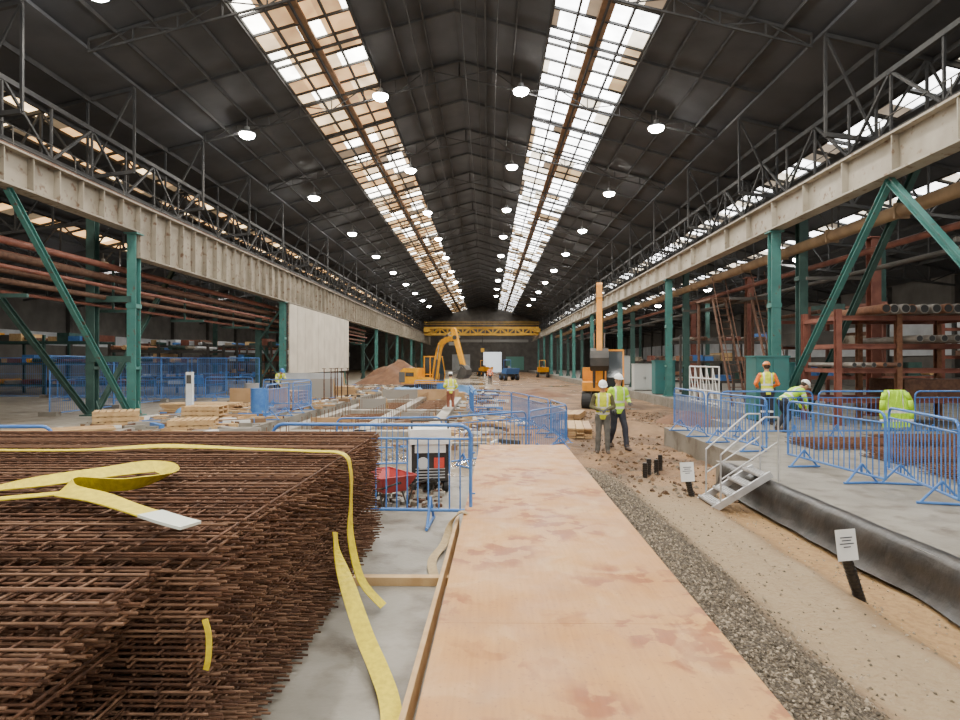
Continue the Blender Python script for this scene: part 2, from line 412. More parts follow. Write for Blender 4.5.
# columns
def column(h,m,w=.36):
    mb=MB(); mb.ibeam((0,0,.03),(0,0,h),w,w,m,.035,up=(0,1,0)); mb.box((0,0,.02),(w*1.9,w*1.9,.04),m)
    mb.box((0,0,h-.02),(w*1.5,w*1.5,.04),m)
    for s in (-1,1):
        mb.prism([(s*w*.5,.04),(s*w*.95,.04),(s*w*.5,.5)],-.02,.02,m)
    mb.box((0,0,1.6),(w+.04,w+.04,.1),m)
    mb.box((0,0,h*.6),(w+.04,w+.04,.14),m)
    return mb
cg=column(6.12,green,.30).obj('steel_column',(9.5,8.4,0))
for i in range(1,10): inst(cg,(9.5,8.4+11.63*i,0))
cl=column(6.12,green,.30).obj('steel_column',(-11.9,5.4,0))
inst(cl,(-11.9,20,0)); 
c2=column(5.28,green,.30).obj('steel_column',(-11.9,34.6,0))
for i in range(1,6): inst(c2,(-11.9,34.6+14.6*i,0))
cd=column(7.6,dgreen,.28).obj('steel_column',(-13.3,5.4,0))
for i in range(1,8): inst(cd,(-13.3,5.4+14.6*i,0))
for i in range(0,9): inst(cd,(10.4,8.4+11.63*i,0))
for i in range(0,10): inst(cd,(-21.5,3+11*i,0),0,.95); inst(cd,(18.2,6+11*i,0),0,.95)
cr=column(6.0,redox,.32).obj('steel_column',(13.0,20.4,0)); inst(cr,(13.0,30,0)); inst(cr,(15,44,0))
mb=MB()
def brace(a,b,m=green,w=.15): mb.ibeam(a,b,w,w,m,.02)
brace((-11.9,14.7,6.1),(-11.9,19.7,.15)); brace((-11.9,10.8,6.1),(-11.9,5.7,.15))
brace((-13.3,13.0,6.6),(-13.3,19.7,.15),dgreen); brace((-13.3,20.3,.2),(-13.3,26,6.6),dgreen)
brace((9.5,14.3,6.1),(9.5,19.7,.2)); brace((9.5,14.3,6.1),(9.5,8.7,.2))
brace((10.4,14.3,7.0),(10.4,19.7,.2),dgreen); 
mb.beam((-11.9,19.9,3.9),(-13.3,19.9,3.9),.15,.2,dgreen); mb.beam((-11.9,19.9,1.9),(-13.3,19.9,1.9),.15,.2,dgreen)
for i in range(1,7):
    y=20+14.6*i; 
    mb.beam((-11.9,y,.5),(-13.3,y,3),.08,.08,dgreen); mb.beam((-13.3,y,.5),(-11.9,y,3),.08,.08,dgreen); mb.beam((-13.3,y,3),(-11.9,y,5),.08,.08,dgreen)
mb.obj('column_brace')
mb=MB()
for x,z,r,m in ((-12.7,5.0,.10,redox),(-12.9,4.65,.12,rustd),(-12.6,4.3,.06,redox),(-12.8,3.95,.08,rustd),(-13.1,3.7,.05,redox),(-16,5.4,.1,redox),(-17,5.0,.09,rustd)):
    mb.tube((x,-5,z),(x,62,z),r,m,n=10)
for y in frange(1,60,4.87): mb.beam((-12.1,y,3.55),(-13.5,y,3.55),.08,.1,dgreen); mb.beam((-12.9,y,3.55),(-12.9,y,5.3),.06,.06,dgreen)
mb.obj('pipe_rack')
mb=MB(); tan=M('lagged_pipe',(.30,.20,.11),(.20,.13,.07),2,.7)
mb.tube((10.25,-3,5.55),(10.25,90,5.55),.17,tan,n=14); mb.tube((11.0,-3,5.0),(11.0,90,5.0),.09,redox,n=10); mb.tube((11.2,-3,4.5),(11.2,90,4.5),.07,dark,n=8)
for y in frange(0,88,3): mb.box((10.25,y,5.55),(.38,.06,.38),tan); mb.beam((10.25,y,5.75),(10.25,y,7.0),.03,.03,dark)
for y in frange(1,88,5.8): mb.beam((9.7,y,4.35),(11.5,y,4.35),.08,.1,dark)
mb.obj('lagged_steam_pipe')
mb=MB(); pm=M('white_screen_panel',(.60,.54,.45),(.48,.43,.35),1,.6)
y=35.2
while y<48.8:
    mb.bx(-11.75,-11.68,y,y+1.45,1.1,5.25,pm); y+=1.5
for z in (1.1,5.2): mb.beam((-11.8,35,z),(-11.8,49,z),.1,.1,dark)
for y in frange(35.1,49,3.4): mb.beam((-11.85,y,0),(-11.85,y,5.2),.1,.1,dark)
mb.obj('screen_partition')

# ------------------------------------------------------------ lamps
lampb=M('lamp_housing',(.2,.2,.2),rough=.4)
le=EM('lamp_emitter',(1,.98,.93),150)
mb=MB(); mb.tube((0,0,0),(0,0,.12),.34,lampb,r2=.22,n=20); mb.tube((0,0,.12),(0,0,.3),.1,lampb,n=12); mb.tube((0,0,.3),(0,0,.7),.015,lampb,n=6)
mb.sph((0,0,-.03),(.31,.31,.16),le,n=20,k=8)
lm=None
for i,y in enumerate([-4,5.5,15.0,24.5,34,43.6,53,62.5,72,81.5,91,100.5]):
    for j,x in enumerate((-9.9,-4.4,1.35,6.85)):
        z=roofz(abs(x-CX))-.8
        if lm is None: lm=mb.obj('high_bay_lamp',(x,y,z)); o=lm
        else: o=inst(lm,(x,y,z))
        if y<83:
            ld=bpy.data.lights.new('lamp_light','SPOT'); ld.energy=1400; ld.spot_size=2.75; ld.spot_blend=.5; ld.shadow_soft_size=.28; ld.color=(1,.95,.86)
            lo=bpy.data.objects.new('lamp_light',ld); COL.objects.link(lo); lo.parent=o; lo.location=(0,0,-.22)
for y in (8,20,34,48,62):
    for x in (-22,17.5):
        o=inst(lm,(x,y,7.4 if x<0 else 7.6))
        ld=bpy.data.lights.new('lamp_light','SPOT'); ld.energy=500; ld.spot_size=2.75; ld.spot_blend=.5; ld.shadow_soft_size=.28; ld.color=(1,.95,.86)
        lo=bpy.data.objects.new('lamp_light',ld); COL.objects.link(lo); lo.parent=o; lo.location=(0,0,-.22)

# ------------------------------------------------------------ plywood walkway
def ply_mat():
    m=bpy.data.materials.new('walkway_plywood'); m.use_nodes=True; nt=m.node_tree; L=nt.links; b=nt.nodes['Principled BSDF']
    tc=nt.nodes.new('ShaderNodeTexCoord')
    def nz(s,d=6,dist=0,sc=None):
        n=nt.nodes.new('ShaderNodeTexNoise'); n.inputs['Scale'].default_value=s; n.inputs['Detail'].default_value=d; n.inputs['Distortion'].default_value=dist
        if sc:
            mp=nt.nodes.new('ShaderNodeMapping'); mp.inputs['Scale'].default_value=sc; L.new(tc.outputs['Object'],mp.inputs['Vector']); L.new(mp.outputs[0],n.inputs['Vector'])
        else: L.new(tc.outputs['Object'],n.inputs['Vector'])
        return n.outputs['Fac']
    def ramp(s,stops):
        r=nt.nodes.new('ShaderNodeValToRGB'); e=r.color_ramp.elements; e[0].position=stops[0][0]; e[0].color=(*stops[0][1],1); e[1].position=stops[1][0]; e[1].color=(*stops[1][1],1)
        for p,c in stops[2:]: x=e.new(p); x.color=(*c,1)
        L.new(s,r.inputs['Fac']); return r.outputs['Color']
    def mix(f,a,b_,mode='MIX'):
        n=nt.nodes.new('ShaderNodeMixRGB'); n.blend_type=mode
        if isinstance(f,float): n.inputs['Fac'].default_value=f
        else: L.new(f,n.inputs['Fac'])
        for i,c in (('Color1',a),('Color2',b_)):
            if isinstance(c,tuple): n.inputs[i].default_value=(*c,1)
            else: L.new(c,n.inputs[i])
        return n.outputs['Color']
    base=ramp(nz(1.1,5),[(.35,(.42,.20,.058)),(.65,(.52,.275,.09))])
    stain=ramp(nz(6,12,.25),[(.49,(0,0,0)),(.54,(.8,.8,.8))])
    area=ramp(nz(.95,6,.3),[(.50,(0,0,0)),(.56,(1,1,1))])
    st=mix(1.0,stain,area,'MULTIPLY')
    c=mix(st,base,(.27,.085,.035))
    pale=ramp(nz(2.2,8,.8),[(.57,(0,0,0)),(.66,(.5,.5,.5))])
    c=mix(pale,c,(.56,.35,.16))
    gr=ramp(nz(5,6,0,(8,.5,1)),[(.3,(.9,.89,.88)),(.7,(1.04,1.04,1.04))])
    c=mix(1.0,c,gr,'MULTIPLY')
    dirt=ramp(nz(1.7,9,.4),[(.5,(0,0,0)),(.75,(.55,.55,.55))])
    c=mix(dirt,c,(.33,.19,.10))
    sp=ramp(nz(40,6),[(.60,(0,0,0)),(.68,(.5,.5,.5))])
    c=mix(sp,c,(.25,.13,.065))
    L.new(c,b.inputs['Base Color'])
    L.new(ramp(nz(3,6),[(.4,(.42,.42,.42)),(.65,(.65,.65,.65))]),b.inputs['Roughness'])
    b.inputs['Specular IOR Level'].default_value=.3
    return m
pm2=ply_mat()
mb=MB()
def ex(y,side):
    return (-.377+.0192*y) if side<0 else (1.33+.0138*y)
seams=[-1.2,1.24,3.68,6.12,8.56,11.0,11.6]
for a,b in zip(seams[:-1],seams[1:]):
    g=.001
    vs=[(ex(a,-1),a+g,.18),(ex(a,1),a+g,.18),(ex(b,1),b-g,.18),(ex(b,-1),b-g,.18)]
    vs+=[(p,q,r+.022) for p,q,r in vs]
    mb.add(vs,[(3,2,1,0),(4,5,6,7),(0,1,5,4),(1,2,6,5),(2,3,7,6),(3,0,4,7)],pm2)
mb.obj('plywood_walkway')
mb=MB()
for y in frange(-1,11.4,.62): mb.box(((ex(y,-1)+ex(y,1))/2,y,.09),(1.55,.09,.17),timb)
mb.beam((ex(-1,-1)+.03,-1,.09),(ex(11.5,-1)+.03,11.5,.09),.045,.17,timb)
for y in frange(-1,11.4,1.24): mb.box((ex(y,1)-.1,y,-.14),(.1,.1,.3),timb)
for y in (9.9,11.4): mb.box((ex(y,-1)+.1,y,-.2),(.1,.1,.5),timb)
mb.beam((-.435,1.0,.08),(-.32,6.4,.08),.03,.15,timb)
mb.obj('walkway_timber_frame')
mb=MB(); mb.box((-.72,4.85,.035),(.85,.075,.07),timb); mb.obj('timber_batten',bevel=.004)

# ------------------------------------------------------------ rebar mesh stack
rb=M('rebar_rust',(.055,.024,.012),(.145,.064,.03),14,.85,lo=.3,hi=.7,bump=.4,bscale=150)
rb2=M('rebar_rust_light',(.13,.066,.035),(.22,.12,.068),12,.85,lo=.3,hi=.7)
mb=MB()
def sheet(z,x0,x1,y0,y1,px,py,ph=(0,0),r=.0062,jit=.012):
    x=x0+ph[0]
    while x<x1:
        j=U(-jit,jit); ya=y0+U(-.03,.03)
        mb.tube((x+j,ya,z),(x+j+U(-.008,.008),y1+U(-.02,.02),z+U(-.004,.004)),r,rb if R()<.7 else rb2,n=5); x+=px
    y=y0+ph[1]
    while y<y1:
        j=U(-jit,jit); mb.tube((x0,y+j,z+2*r),(x1+U(-.03,.02),y+j+U(-.008,.008),z+2*r+U(-.006,.004)),r,rb if R()<.6 else rb2,n=5); y+=py
z=.03; i=0
while z<1.09:
    top=z>.9
    dx=.02*math.sin(z*9)+U(-.02,.01)
    jj=.03 if top else .006
    sheet(z,-5.3,-1.1+dx,2.36+.02*math.sin(z*14),6.12,.12,.10,(.03+(.05 if top and i%2 else 0),.03+(.04 if top and i%3==1 else 0)),jit=jj)
    if z<=.98:
        if z>.86: y0,xr2=2.05,-1.30
        elif z>.72: y0,xr2=1.85,-1.40
        elif z>.5: y0,xr2=1.62,-1.46
        else: y0,xr2=1.5,-1.42
        sheet(z+.006,-3.4,xr2+dx,y0,2.85,.12,.085,(.02,.02),jit=.02 if (.84<z<.98 or .70<z<.74) else .006)
    z+=.0255;i+=1
mb.obj('rebar_mesh_stack')
mb=MB()
for y in (2.6,4.2,5.8): mb.box((-3.2,y,.012),(4.0,.08,.022),timb)
mb.obj('timber_bearer')

# straps
ys_=M('yellow_webbing',(.72,.58,.008),(.55,.43,.01),30,.6,bump=.2,bscale=200)
wl=M('label_white',(.62,.66,.58),rough=.6)
def crom(P,n=8):
    P=[Vector(p) for p in P]; out=[]
    for i in range(len(P)-1):
        p0=P[max(i-1,0)];p1=P[i];p2=P[i+1];p3=P[min(i+2,len(P)-1)]
        for k in range(n):
            t=k/n; out.append(.5*((2*p1)+(-p0+p2)*t+(2*p0-5*p1+4*p2-p3)*t*t+(-p0+3*p1-3*p2+p3)*t**3))
    out.append(P[-1]); return out
def ribbon(mb,P,W,w,m,th=.006):
    pts=crom(P); Ws=crom(W); n=len(pts); vs=[];fs=[]
    for i in range(n):
        d=(pts[min(i+1,n-1)]-pts[max(i-1,0)]).normalized(); wv=(Ws[i]-d*Ws[i].dot(d)).normalized(); nn=d.cross(wv).normalized()*th/2
        c=pts[i]; vs+=[c-wv*w/2-nn,c+wv*w/2-nn,c+wv*w/2+nn,c-wv*w/2+nn]
    for i in range(n-1):
        for j in range(4): fs.append((i*4+j,i*4+(j+1)%4,(i+1)*4+(j+1)%4,(i+1)*4+j))
    fs+=[(3,2,1,0),tuple(n*4-4+k for k in range(4))]
    mb.add(vs,fs,m)
mb=MB(); Y=(0,1,0);Z=(0,0,1);X=(1,0,0)
ribbon(mb,[(-4.6,4.6,1.125),(-3.2,4.55,1.125),(-2.6,4.75,1.13),(-1.9,4.65,1.125),(-1.35,4.5,1.13),(-1.07,4.42,1.12),(-1.02,4.45,.98),(-1.03,4.5,.75),(-1.02,4.45,.5),(-.92,4.35,.22),(-.75,4.3,.05)],
 [Y,Y,(0,1,.2),Y,Y,Y,Y,(0,1,.1),(.3,1,0),(.4,1,0),(.4,1,0)],.085,ys_)
ribbon(mb,[(-1.06,4.15,.62),(-1.03,4.1,.5),(-.9,3.9,.3),(-.75,3.65,.13),(-.62,3.4,.06),(-.52,3.15,.03),(-.47,2.9,.02),(-.5,2.6,.015)],
 [Y,Y,(.8,.6,0),(.9,.3,.1),(.95,.2,.1),X,X,X],.11,ys_)
ribbon(mb,[(-3.4,2.98,1.13),(-2.7,3.0,1.14),(-2.4,3.08,1.17),(-2.15,3.35,1.18),(-2.0,3.6,1.17),(-1.84,3.45,1.15),(-1.92,3.2,1.145),(-2.12,3.1,1.16),(-2.1,2.95,1.165),(-1.85,2.82,1.16),(-1.6,2.66,1.15),(-1.38,2.5,1.15)],
 [Y,Y,(0,1,.3),(-.6,.6,.4),(0,1,.5),(1,0,.5),(.3,-.6,.7),(.3,-.3,.9),(.4,.7,.4),(.4,1,.2),(.3,1,0),(.3,1,0)],.10,ys_)
ribbon(mb,[(-1.44,2.54,1.155),(-1.3,2.45,1.15),(-1.2,2.41,1.14)],[(.3,1,0)]*3,.104,wl,.012)
ribbon(mb,[(-3.2,2.72,1.13),(-2.6,2.78,1.135),(-2.25,2.9,1.145),(-2.05,3.0,1.15)],[Y,Y,Y,Y],.09,ys_)
ribbon(mb,[(-1.10,2.32,.80),(-1.085,2.32,.74),(-1.085,2.32,.66),(-1.10,2.33,.60)],[X]*4,.022,ys_)
mb.obj('lifting_sling')
mb=MB(); sb=M('tan_webbing',(.40,.30,.15),(.30,.22,.11),20,.7)
ribbon(mb,[(-.22,6.35,.21),(-.3,6.25,.22),(-.37,6.1,.16),(-.42,5.8,.05),(-.5,5.4,.02),(-.45,5.0,.02)],[(.3,1,0)]*3+[(1,.2,0)]*3,.08,sb)
mb.obj('tie_down_strap')

# ------------------------------------------------------------ barriers
def barrier_mb(w=2.2,h=1.1):
    mb=MB(); r=.019; pts=[(-w/2,0,.16),(-w/2,0,h-.12)]
    for k in range(1,5): a=math.pi/2*k/4; pts.append((-w/2+.12-.12*math.cos(a),0,h-.12+.12*math.sin(a)))
    pts2=[(-p[0],0,p[2]) for p in reversed(pts)]
    mb.path(pts+pts2,r,blue,n=8,closed=True)
    mb.tube((-w/2,0,h-.15),(w/2,0,h-.15),.014,blue,n=6)
    n=int(w/.115)
    for i in range(1,n): 
        x=-w/2+w*i/n; mb.tube((x,0,.16),(x,0,h-.15),.0085,blue,n=6)
    for x in (-w*.3,w*.3):
        mb.tube((x,0,.3),(x,-.24,.02),.016,blue,n=6); mb.tube((x,0,.3),(x,.24,.02),.016,blue,n=6); mb.tube((x,-.28,.02),(x,.28,.02),.018,blue,n=6); mb.tube((x,0,.16),(x,0,.3),.012,blue,n=6)
    for z in (.35,.8): mb.tube((w/2,0,z),(w/2+.05,0,z),.01,blue,n=6)
    return mb
bar0=None
def barrier(a,b,z=0):
    global bar0
    a=Vector((a[0],a[1]));b=Vector((b[0],b[1])); c=(a+b)/2; d=b-a; rz=math.atan2(d.y,d.x)
    if bar0 is None: bar0=barrier_mb().obj('pedestrian_barrier',(c.x,c.y,z),rz); o=bar0
    else: o=inst(bar0,(c.x,c.y,z),rz)
    o.scale=(d.length/2.24,1,1)
barrier((-2.45,6.75),(-.17,6.62)); barrier((-6.9,6.4),(-4.7,6.45)) 
G=-.45
barrier((-3.1,12.2),(-.95,12.5),G); barrier((-.9,12.5),(.9,14),G); barrier((.95,14.05),(2.1,16),G); barrier((2.1,16.1),(1.9,18.3),G); barrier((1.85,18.4),(1.4,20.6),G); barrier((1.4,20.7),(.9,23),G); barrier((.9,23.1),(-.6,24.6),G)
barrier((-.6,24.7),(-.8,27),G); barrier((-.8,27.1),(-.9,29.4),G)
barrier((5.35,10.8),(5.56,8.45)); barrier((6.15,9.3),(5.6,7.2)); barrier((5.05,13.9),(5.36,11.6)); barrier((5.0,16.2),(5.03,14.0))
for i in range(3): barrier((5.5+2.35*i,14.3+.1*i),(7.75+2.35*i,14.4+.1*i))
for i in range(4): barrier((-20+2.3*i,27.6),(-17.8+2.3*i,27.7))
for i in range(2): barrier((-6.7,18+2.5*i),(-6.75,20.3+2.5*i),0)
barrier((-6.9,23.4),(-9.0,23.9)); barrier((-4.6,37.5),(-2.4,37.7),G)
def fence():
    mb=MB(); w,h=3.4,2.0; mb.path([(-w/2,0,.08),(-w/2,0,h),(w/2,0,h),(w/2,0,.08)],.022,blue,closed=True)
    for i in range(1,34): mb.tube((-w/2+w*i/34,0,.08),(-w/2+w*i/34,0,h),.005,blue,n=4)
    for z in (.6,1.2,1.7): mb.tube((-w/2,0,z),(w/2,0,z),.007,blue,n=4)
    for x in (-w/2,w/2): mb.box((x,0,.07),(.25,.6,.14),conc)
    return mb
f0=fence().obj('mesh_fence_panel',(-24,30,0))
for i in range(1,4): inst(f0,(-24+3.6*i,30,0))
for i in range(4): inst(f0,(-14.6-.1*i,21.5+3.6*i,0),1.57)

# ------------------------------------------------------------ metal steps
mb=MB()
b0=-.43
for s in (0,.6):
    yy=8.95+s
    mb.beam((3.28,yy,b0),(4.2,yy,.14),.035,.1,alum)
    mb.path([(3.45,yy,b0+.15),(3.45,yy,.42),(4.1,yy,.98),(4.3,yy,.98),(4.3,yy,.03)],.014,alum,n=6); mb.tube((3.45,yy,.05),(4.3,yy,.62),.010,alum,n=6)
for i in range(4):
    t=(i+.6)/4; mb.box((3.28+.92*t,9.25,b0+.57*t+.03),(.2,.58,.03),alum)
    for k in range(4): mb.box((3.28+.92*t-.08+.05*k,9.25,b0+.57*t+.05),(.01,.58,.012),alum)
mb.obj('access_steps')
ink=M('sign_ink',(.05,.05,.06),rough=.6)
def pstub(x,y,h,name='duct_stub',lean=(0,0),sign=0):
    mb=MB(); z0=gh(x,y)-.03; p=Vector((0,0,0)); d=Vector((lean[0],lean[1],1)).normalized(); n=int(h/.035)
    for i in range(n):
        a=d*(i*.035); mb.tube(a,a+d*.02,.05,black,n=12); mb.tube(a+d*.02,a+d*.035,.043,black,n=12)
    if sign:
        top=d*h; rt=Matrix.Rotation(.25,3,'Z')@Matrix.Rotation(-.15,3,'X')
        mb.box(top+Vector((0,-.07,.02)),(sign,.006,sign*1.25),white,rt)
        for k,(w,zz) in enumerate(((.6,.3),(.45,.18),(.7,.05),(.35,-.08))):
            mb.box(top+Vector((0,-.07,.02))+rt@Vector((0,-.005,zz*sign)),(sign*w,.002,sign*.045),ink,rt)
    return mb.obj(name,(x,y,z0))
for x,y in ((2.97,11.4),(3.15,11.8),(3.6,12.6),(3.35,12.0)): pstub(x,y,U(.3,.42))
pstub(3.45,5.6,.58,'duct_marker_sign',(-.35,-.05),.22); pstub(3.25,9.6,.42,'duct_marker_sign',(-.25,0),.24)

# ------------------------------------------------------------ excavators
def excavator(name,loc,rz,boom,stick,bucket,sc=1,col=yel):
    mb=MB()
    for s in (-1,1):
        y0=s*.75-.22;y1=s*.75+.22; poly=[]
        for k in range(9): a=-math.pi/2+math.pi*k/8; poly.append((1.1+.36*math.cos(a),.37+.36*math.sin(a)))
        for k in range(9): a=math.pi/2+math.pi*k/8; poly.append((-1.1+.36*math.cos(a),.37+.36*math.sin(a)))
        mb.prism(poly,y0,y1,rubber_and_bore_shade)
        for x in frange(-1.1,1.1,.2):
            mb.box((x,s*.75,.745),(.07,.46,.03),dark); mb.box((x,s*.75,.005),(.07,.46,.02),dark)
        for x in (-1.1,1.1): mb.tube((x,s*.75-.24,.37),(x,s*.75+.24,.37),.22,dark,n=16)
        for x in (-.6,-.2,.2,.6): mb.tube((x,s*.75-.235,.2),(x,s*.75+.235,.2),.1,dark,n=12)
    mb.box((0,0,.5),(1.5,1.2,.3),dark); mb.tube((0,0,.6),(0,0,.85),.5,dark,n=20)
    mb.prism([(-1.55,.95),(-1.5,1.75),(-1.2,1.95),(-.1,1.95),(-.1,1.3),(1.0,1.25),(1.0,.85),(-1.3,.85)],-.95,.95,col)
    mb.box((-1.35,0,1.3),(.5,1.95,.75),M('counterweight_grey',(.12,.12,.12),rough=.5))
    mb.box((-.7,-.96,1.5),(.7,.02,.3),dark)
    mb.prism([(-.15,1.0),(1.0,1.0),(1.08,1.5),(.85,2.75),(-.15,2.75)],.15,.95,glass)
    for a,b in (((-.15,1.0),(-.15,2.75)),((1.0,1.0),(1.08,1.5)),((1.08,1.5),(.85,2.75)),((.35,1.0),(.35,2.75)),((-.15,1.5),(1.08,1.5))):
        for y in (.14,.96): mb.beam((a[0],y,a[1]),(b[0],y,b[1]),.07,.07,col)
    mb.box((.35,.55,2.78),(1.1,.9,.08),col); mb.tube((-.5,-.5,1.95),(-.5,-.5,2.3),.05,dark)
    mb.box((.45,.965,1.25),(1.1,.03,.5),col)
    def plate(P,w0,w1,y):
        for i in range(len(P)-1):
            a=Vector((P[i][0],y,P[i][1]));b=Vector((P[i+1][0],y,P[i+1][1])); mb.beam(a,b,.26,w0+(w1-w0)*i/(len(P)),col,up=(0,0,1) if abs((b-a).normalized().z)<.9 else (1,0,0))
            mb.tube(a-Vector((0,.13,0)),a+Vector((0,.13,0)),w0*.5,col,n=12)
    by=-.15
    B=[Vector((p[0],0,p[1])) for p in boom]; Bc=crom(B,5); plate([(p.x,p.z) for p in Bc],.38,.26,by)
    e=boom[-1]; mb.tube((e[0],by-.2,e[1]),(e[0],by+.2,e[1]),.16,dark,n=12)
    dx,dz=stick[0]-e[0],stick[1]-e[1]; ln=math.hypot(dx,dz); ux,uz=dx/ln,dz/ln
    back=(e[0]-ux*.55,e[1]-uz*.55)
    plate([back,e,stick],.34,.2,by); 
    cyl=M('hydraulic_chrome',(.5,.5,.5),rough=.2,metal=.8)
    m_=boom[1]
    for y in (by-.24,by+.24):
        p=Vector((.95,y,1.0));q=Vector((m_[0],y,m_[1])); mid=p.lerp(q,.6); mb.tube(p,mid,.075,dark); mb.tube(mid,q,.04,cyl)
    p=Vector((m_[0],by,m_[1]+.25)); q=Vector((back[0],by,back[1]+.05)); mid=p.lerp(q,.55); mb.tube(p,mid,.08,dark); mb.tube(mid,q,.045,cyl)
    c=Vector((stick[0],0,stick[1])); R2=Matrix.Rotation(bucket,3,'Y')
    prof=[(-.12,.12),(.18,.1),(.5,-.1),(.6,-.45),(.42,-.78),(.1,-.9),(-.12,-.86),(-.05,-.8),(.1,-.82),(.36,-.72),(.5,-.45),(.42,-.15),(.1,.0),(-.12,0)]
    pp=[]
    for a,b in prof: v=R2@Vector((a,0,b)); pp.append((c.x+v.x,c.z+v.z))
    mb.prism(pp,by-.4,by+.4,dark)
    side=[(0,0),(.45,-.12),(.55,-.45),(.38,-.75),(.1,-.86),(-.1,-.84)]
    sd=[]
    for a,b in side: v=R2@Vector((a,0,b)); sd.append((c.x+v.x,c.z+v.z))
    mb.prism(sd,by-.42,by-.39,dark); mb.prism(sd,by+.39,by+.42,dark)
    for k in range(5):
        v0=R2@Vector((-.1,0,-.86)); v1=R2@Vector((-.28,0,-.85)); yy=by-.34+.17*k
        mb.beam((c.x+v0.x,yy,c.z+v0.z),(c.x+v1.x,yy,c.z+v1.z),.06,.04,dark)
    o=mb.obj(name,loc,rz); o.scale=(sc,)*3; return o
excavator('excavator',(-4.3,41,-.47),-.45,[(.9,1.3),(1.4,3.6),(2.6,4.1)],(3.2,2.1),.3,.95)
excavator('excavator',(5.7,30,-.47),-1.75,[(.9,1.3),(1.1,3.6),(1.6,5.2)],(2.0,2.7),.4,1.02,M('machine_orange_yellow',(.80,.31,.008),(.62,.24,.01),3,.45))
def dumper(name,loc,rz,c):
    mb=MB()
    for x in (-.9,.9):
        for y in (-.75,.75): mb.tube((x,y-.17,.42),(x,y+.17,.42),.42,rubber_and_bore_shade,n=20); mb.tube((x,y-.18,.42),(x,y+.18,.42),.18,c,n=12)
    mb.box((-.2,0,.65),(2.2,.8,.35),dark); mb.prism([(.1,.9),(.4,.75),(1.3,.8),(1.8,1.5),(.0,1.5)],-.8,.8,c)
    mb.box((-.95,0,1.05),(.9,1.1,.5),c); mb.box((-.4,0,1.2),(.4,.5,.12),rubber_and_bore_shade); mb.box((-.6,0,1.5),(.1,.5,.5),rubber_and_bore_shade)
    mb.path([(-.75,-.45,1.2),(-.75,-.45,2.5),(-.75,.45,2.5),(-.75,.45,1.2)],.03,c); mb.beam((-.15,0,1.1),(-.0,0,1.6),.05,.05,dark); mb.tube((-.02,0,1.6),(.0,0,1.62),.18,dark,n=14)
    return mb.obj(name,loc,rz)
dumper('site_dumper',(2.6,74,-.45),-1.3,M('machine_blue',(.05,.15,.4),rough=.4)); dumper('site_dumper',(8.0,88,-.45),-1.6,yel); dumper('site_dumper',(-.5,96,-.45),-1.2,yel)
mb=MB(); cy=M('crane_yellow',(.75,.42,.02),(.55,.31,.03),1,.5)
for y in (110,112.5):
    for z in (6.9,8.1): mb.beam((-11.7,y,z),(9.3,y,z),.35,.3,cy)
    for i in range(15):
        x=-11.7+i*1.4; mb.beam((x,y,6.9 if i%2 else 8.1),(x+1.4,y,8.1 if i%2 else 6.9),.2,.2,cy); mb.beam((x,y,6.9),(x,y,8.1),.14,.14,cy)
mb.bx(-11.7,-10.8,109,113.5,7.22,7.9,cy); mb.bx(8.6,9.5,109,113.5,7.22,7.9,cy)
mb.bx(-3.2,1.0,109.6,112.9,8.25,9.3,dark); mb.tube((-1,111,8.2),(-1,111,4.2),.06,dark); mb.box((-1,111,4),(.6,.5,.7),cy)
mb.bx(-7.2,-5.2,109.8,112,4.9,6.7,M('cab_grey',(.3,.3,.28),rough=.5)); mb.bx(-7.25,-5.15,109.7,112.1,5.5,6.2,glass)
for z in (8.7,9.1): mb.beam((-11.7,109.6,z),(9.3,109.6,z),.06,.06,cy)
mb.obj('overhead_crane')

# ------------------------------------------------------------ right-hand storage rack
mb=MB()
for y in (17.2,19.0):
    for x in (9.95,11.65,14.1): mb.ibeam((x,y,0),(x,y,3.3),.15,.15,rust if x>9.95 else redox,.02,up=(0,1,0)); mb.box((x,y,.01),(.3,.3,.02),redox)
for z in (3.05,2.25,1.55,.7):
    for y in (17.2,19.0): mb.ibeam((9.9,y,z),(14.2,y,z),.12,.13,redox,.02)
    for x in (9.95,11.65,14.1): mb.beam((x,17.2,z),(x,19,z),.1,.12,redox)
pgr=M('pipe_grey',(.26,.24,.21),(.16,.14,.12),3,.5)
def hpipe(x,y0,y1,z,r,m):
    mb.tube((x,y0,z),(x,y1,z),r,m,n=14); mb.tube((x,y0-.004,z),(x,y0+.01,z),r*.82,rubber_and_bore_shade,n=14); mb.tube((x,y1-.01,z),(x,y1+.004,z),r*.82,rubber_and_bore_shade,n=14)  # dark end discs paint in the shade of the hollow bores
for k in range(11): hpipe(10.9+k*.28,16.7+U(-.15,.1),19.4,3.27,.13,pgr if k%3 else rust)
for k in range(7): hpipe(11.9+k*.3,16.6+U(-.1,.1),19.3,2.45,.10,random.choice([rust,pgr,pgr]))
for k in range(5): hpipe(10.1+k*.3,16.7+U(-.1,.1),19.3,1.72,.07,random.choice([rust,rustd,pgr]))
mb.bx(11.9,14.0,17.3,18.9,.78,1.3,rustd)
mb.obj('pipe_storage_rack')
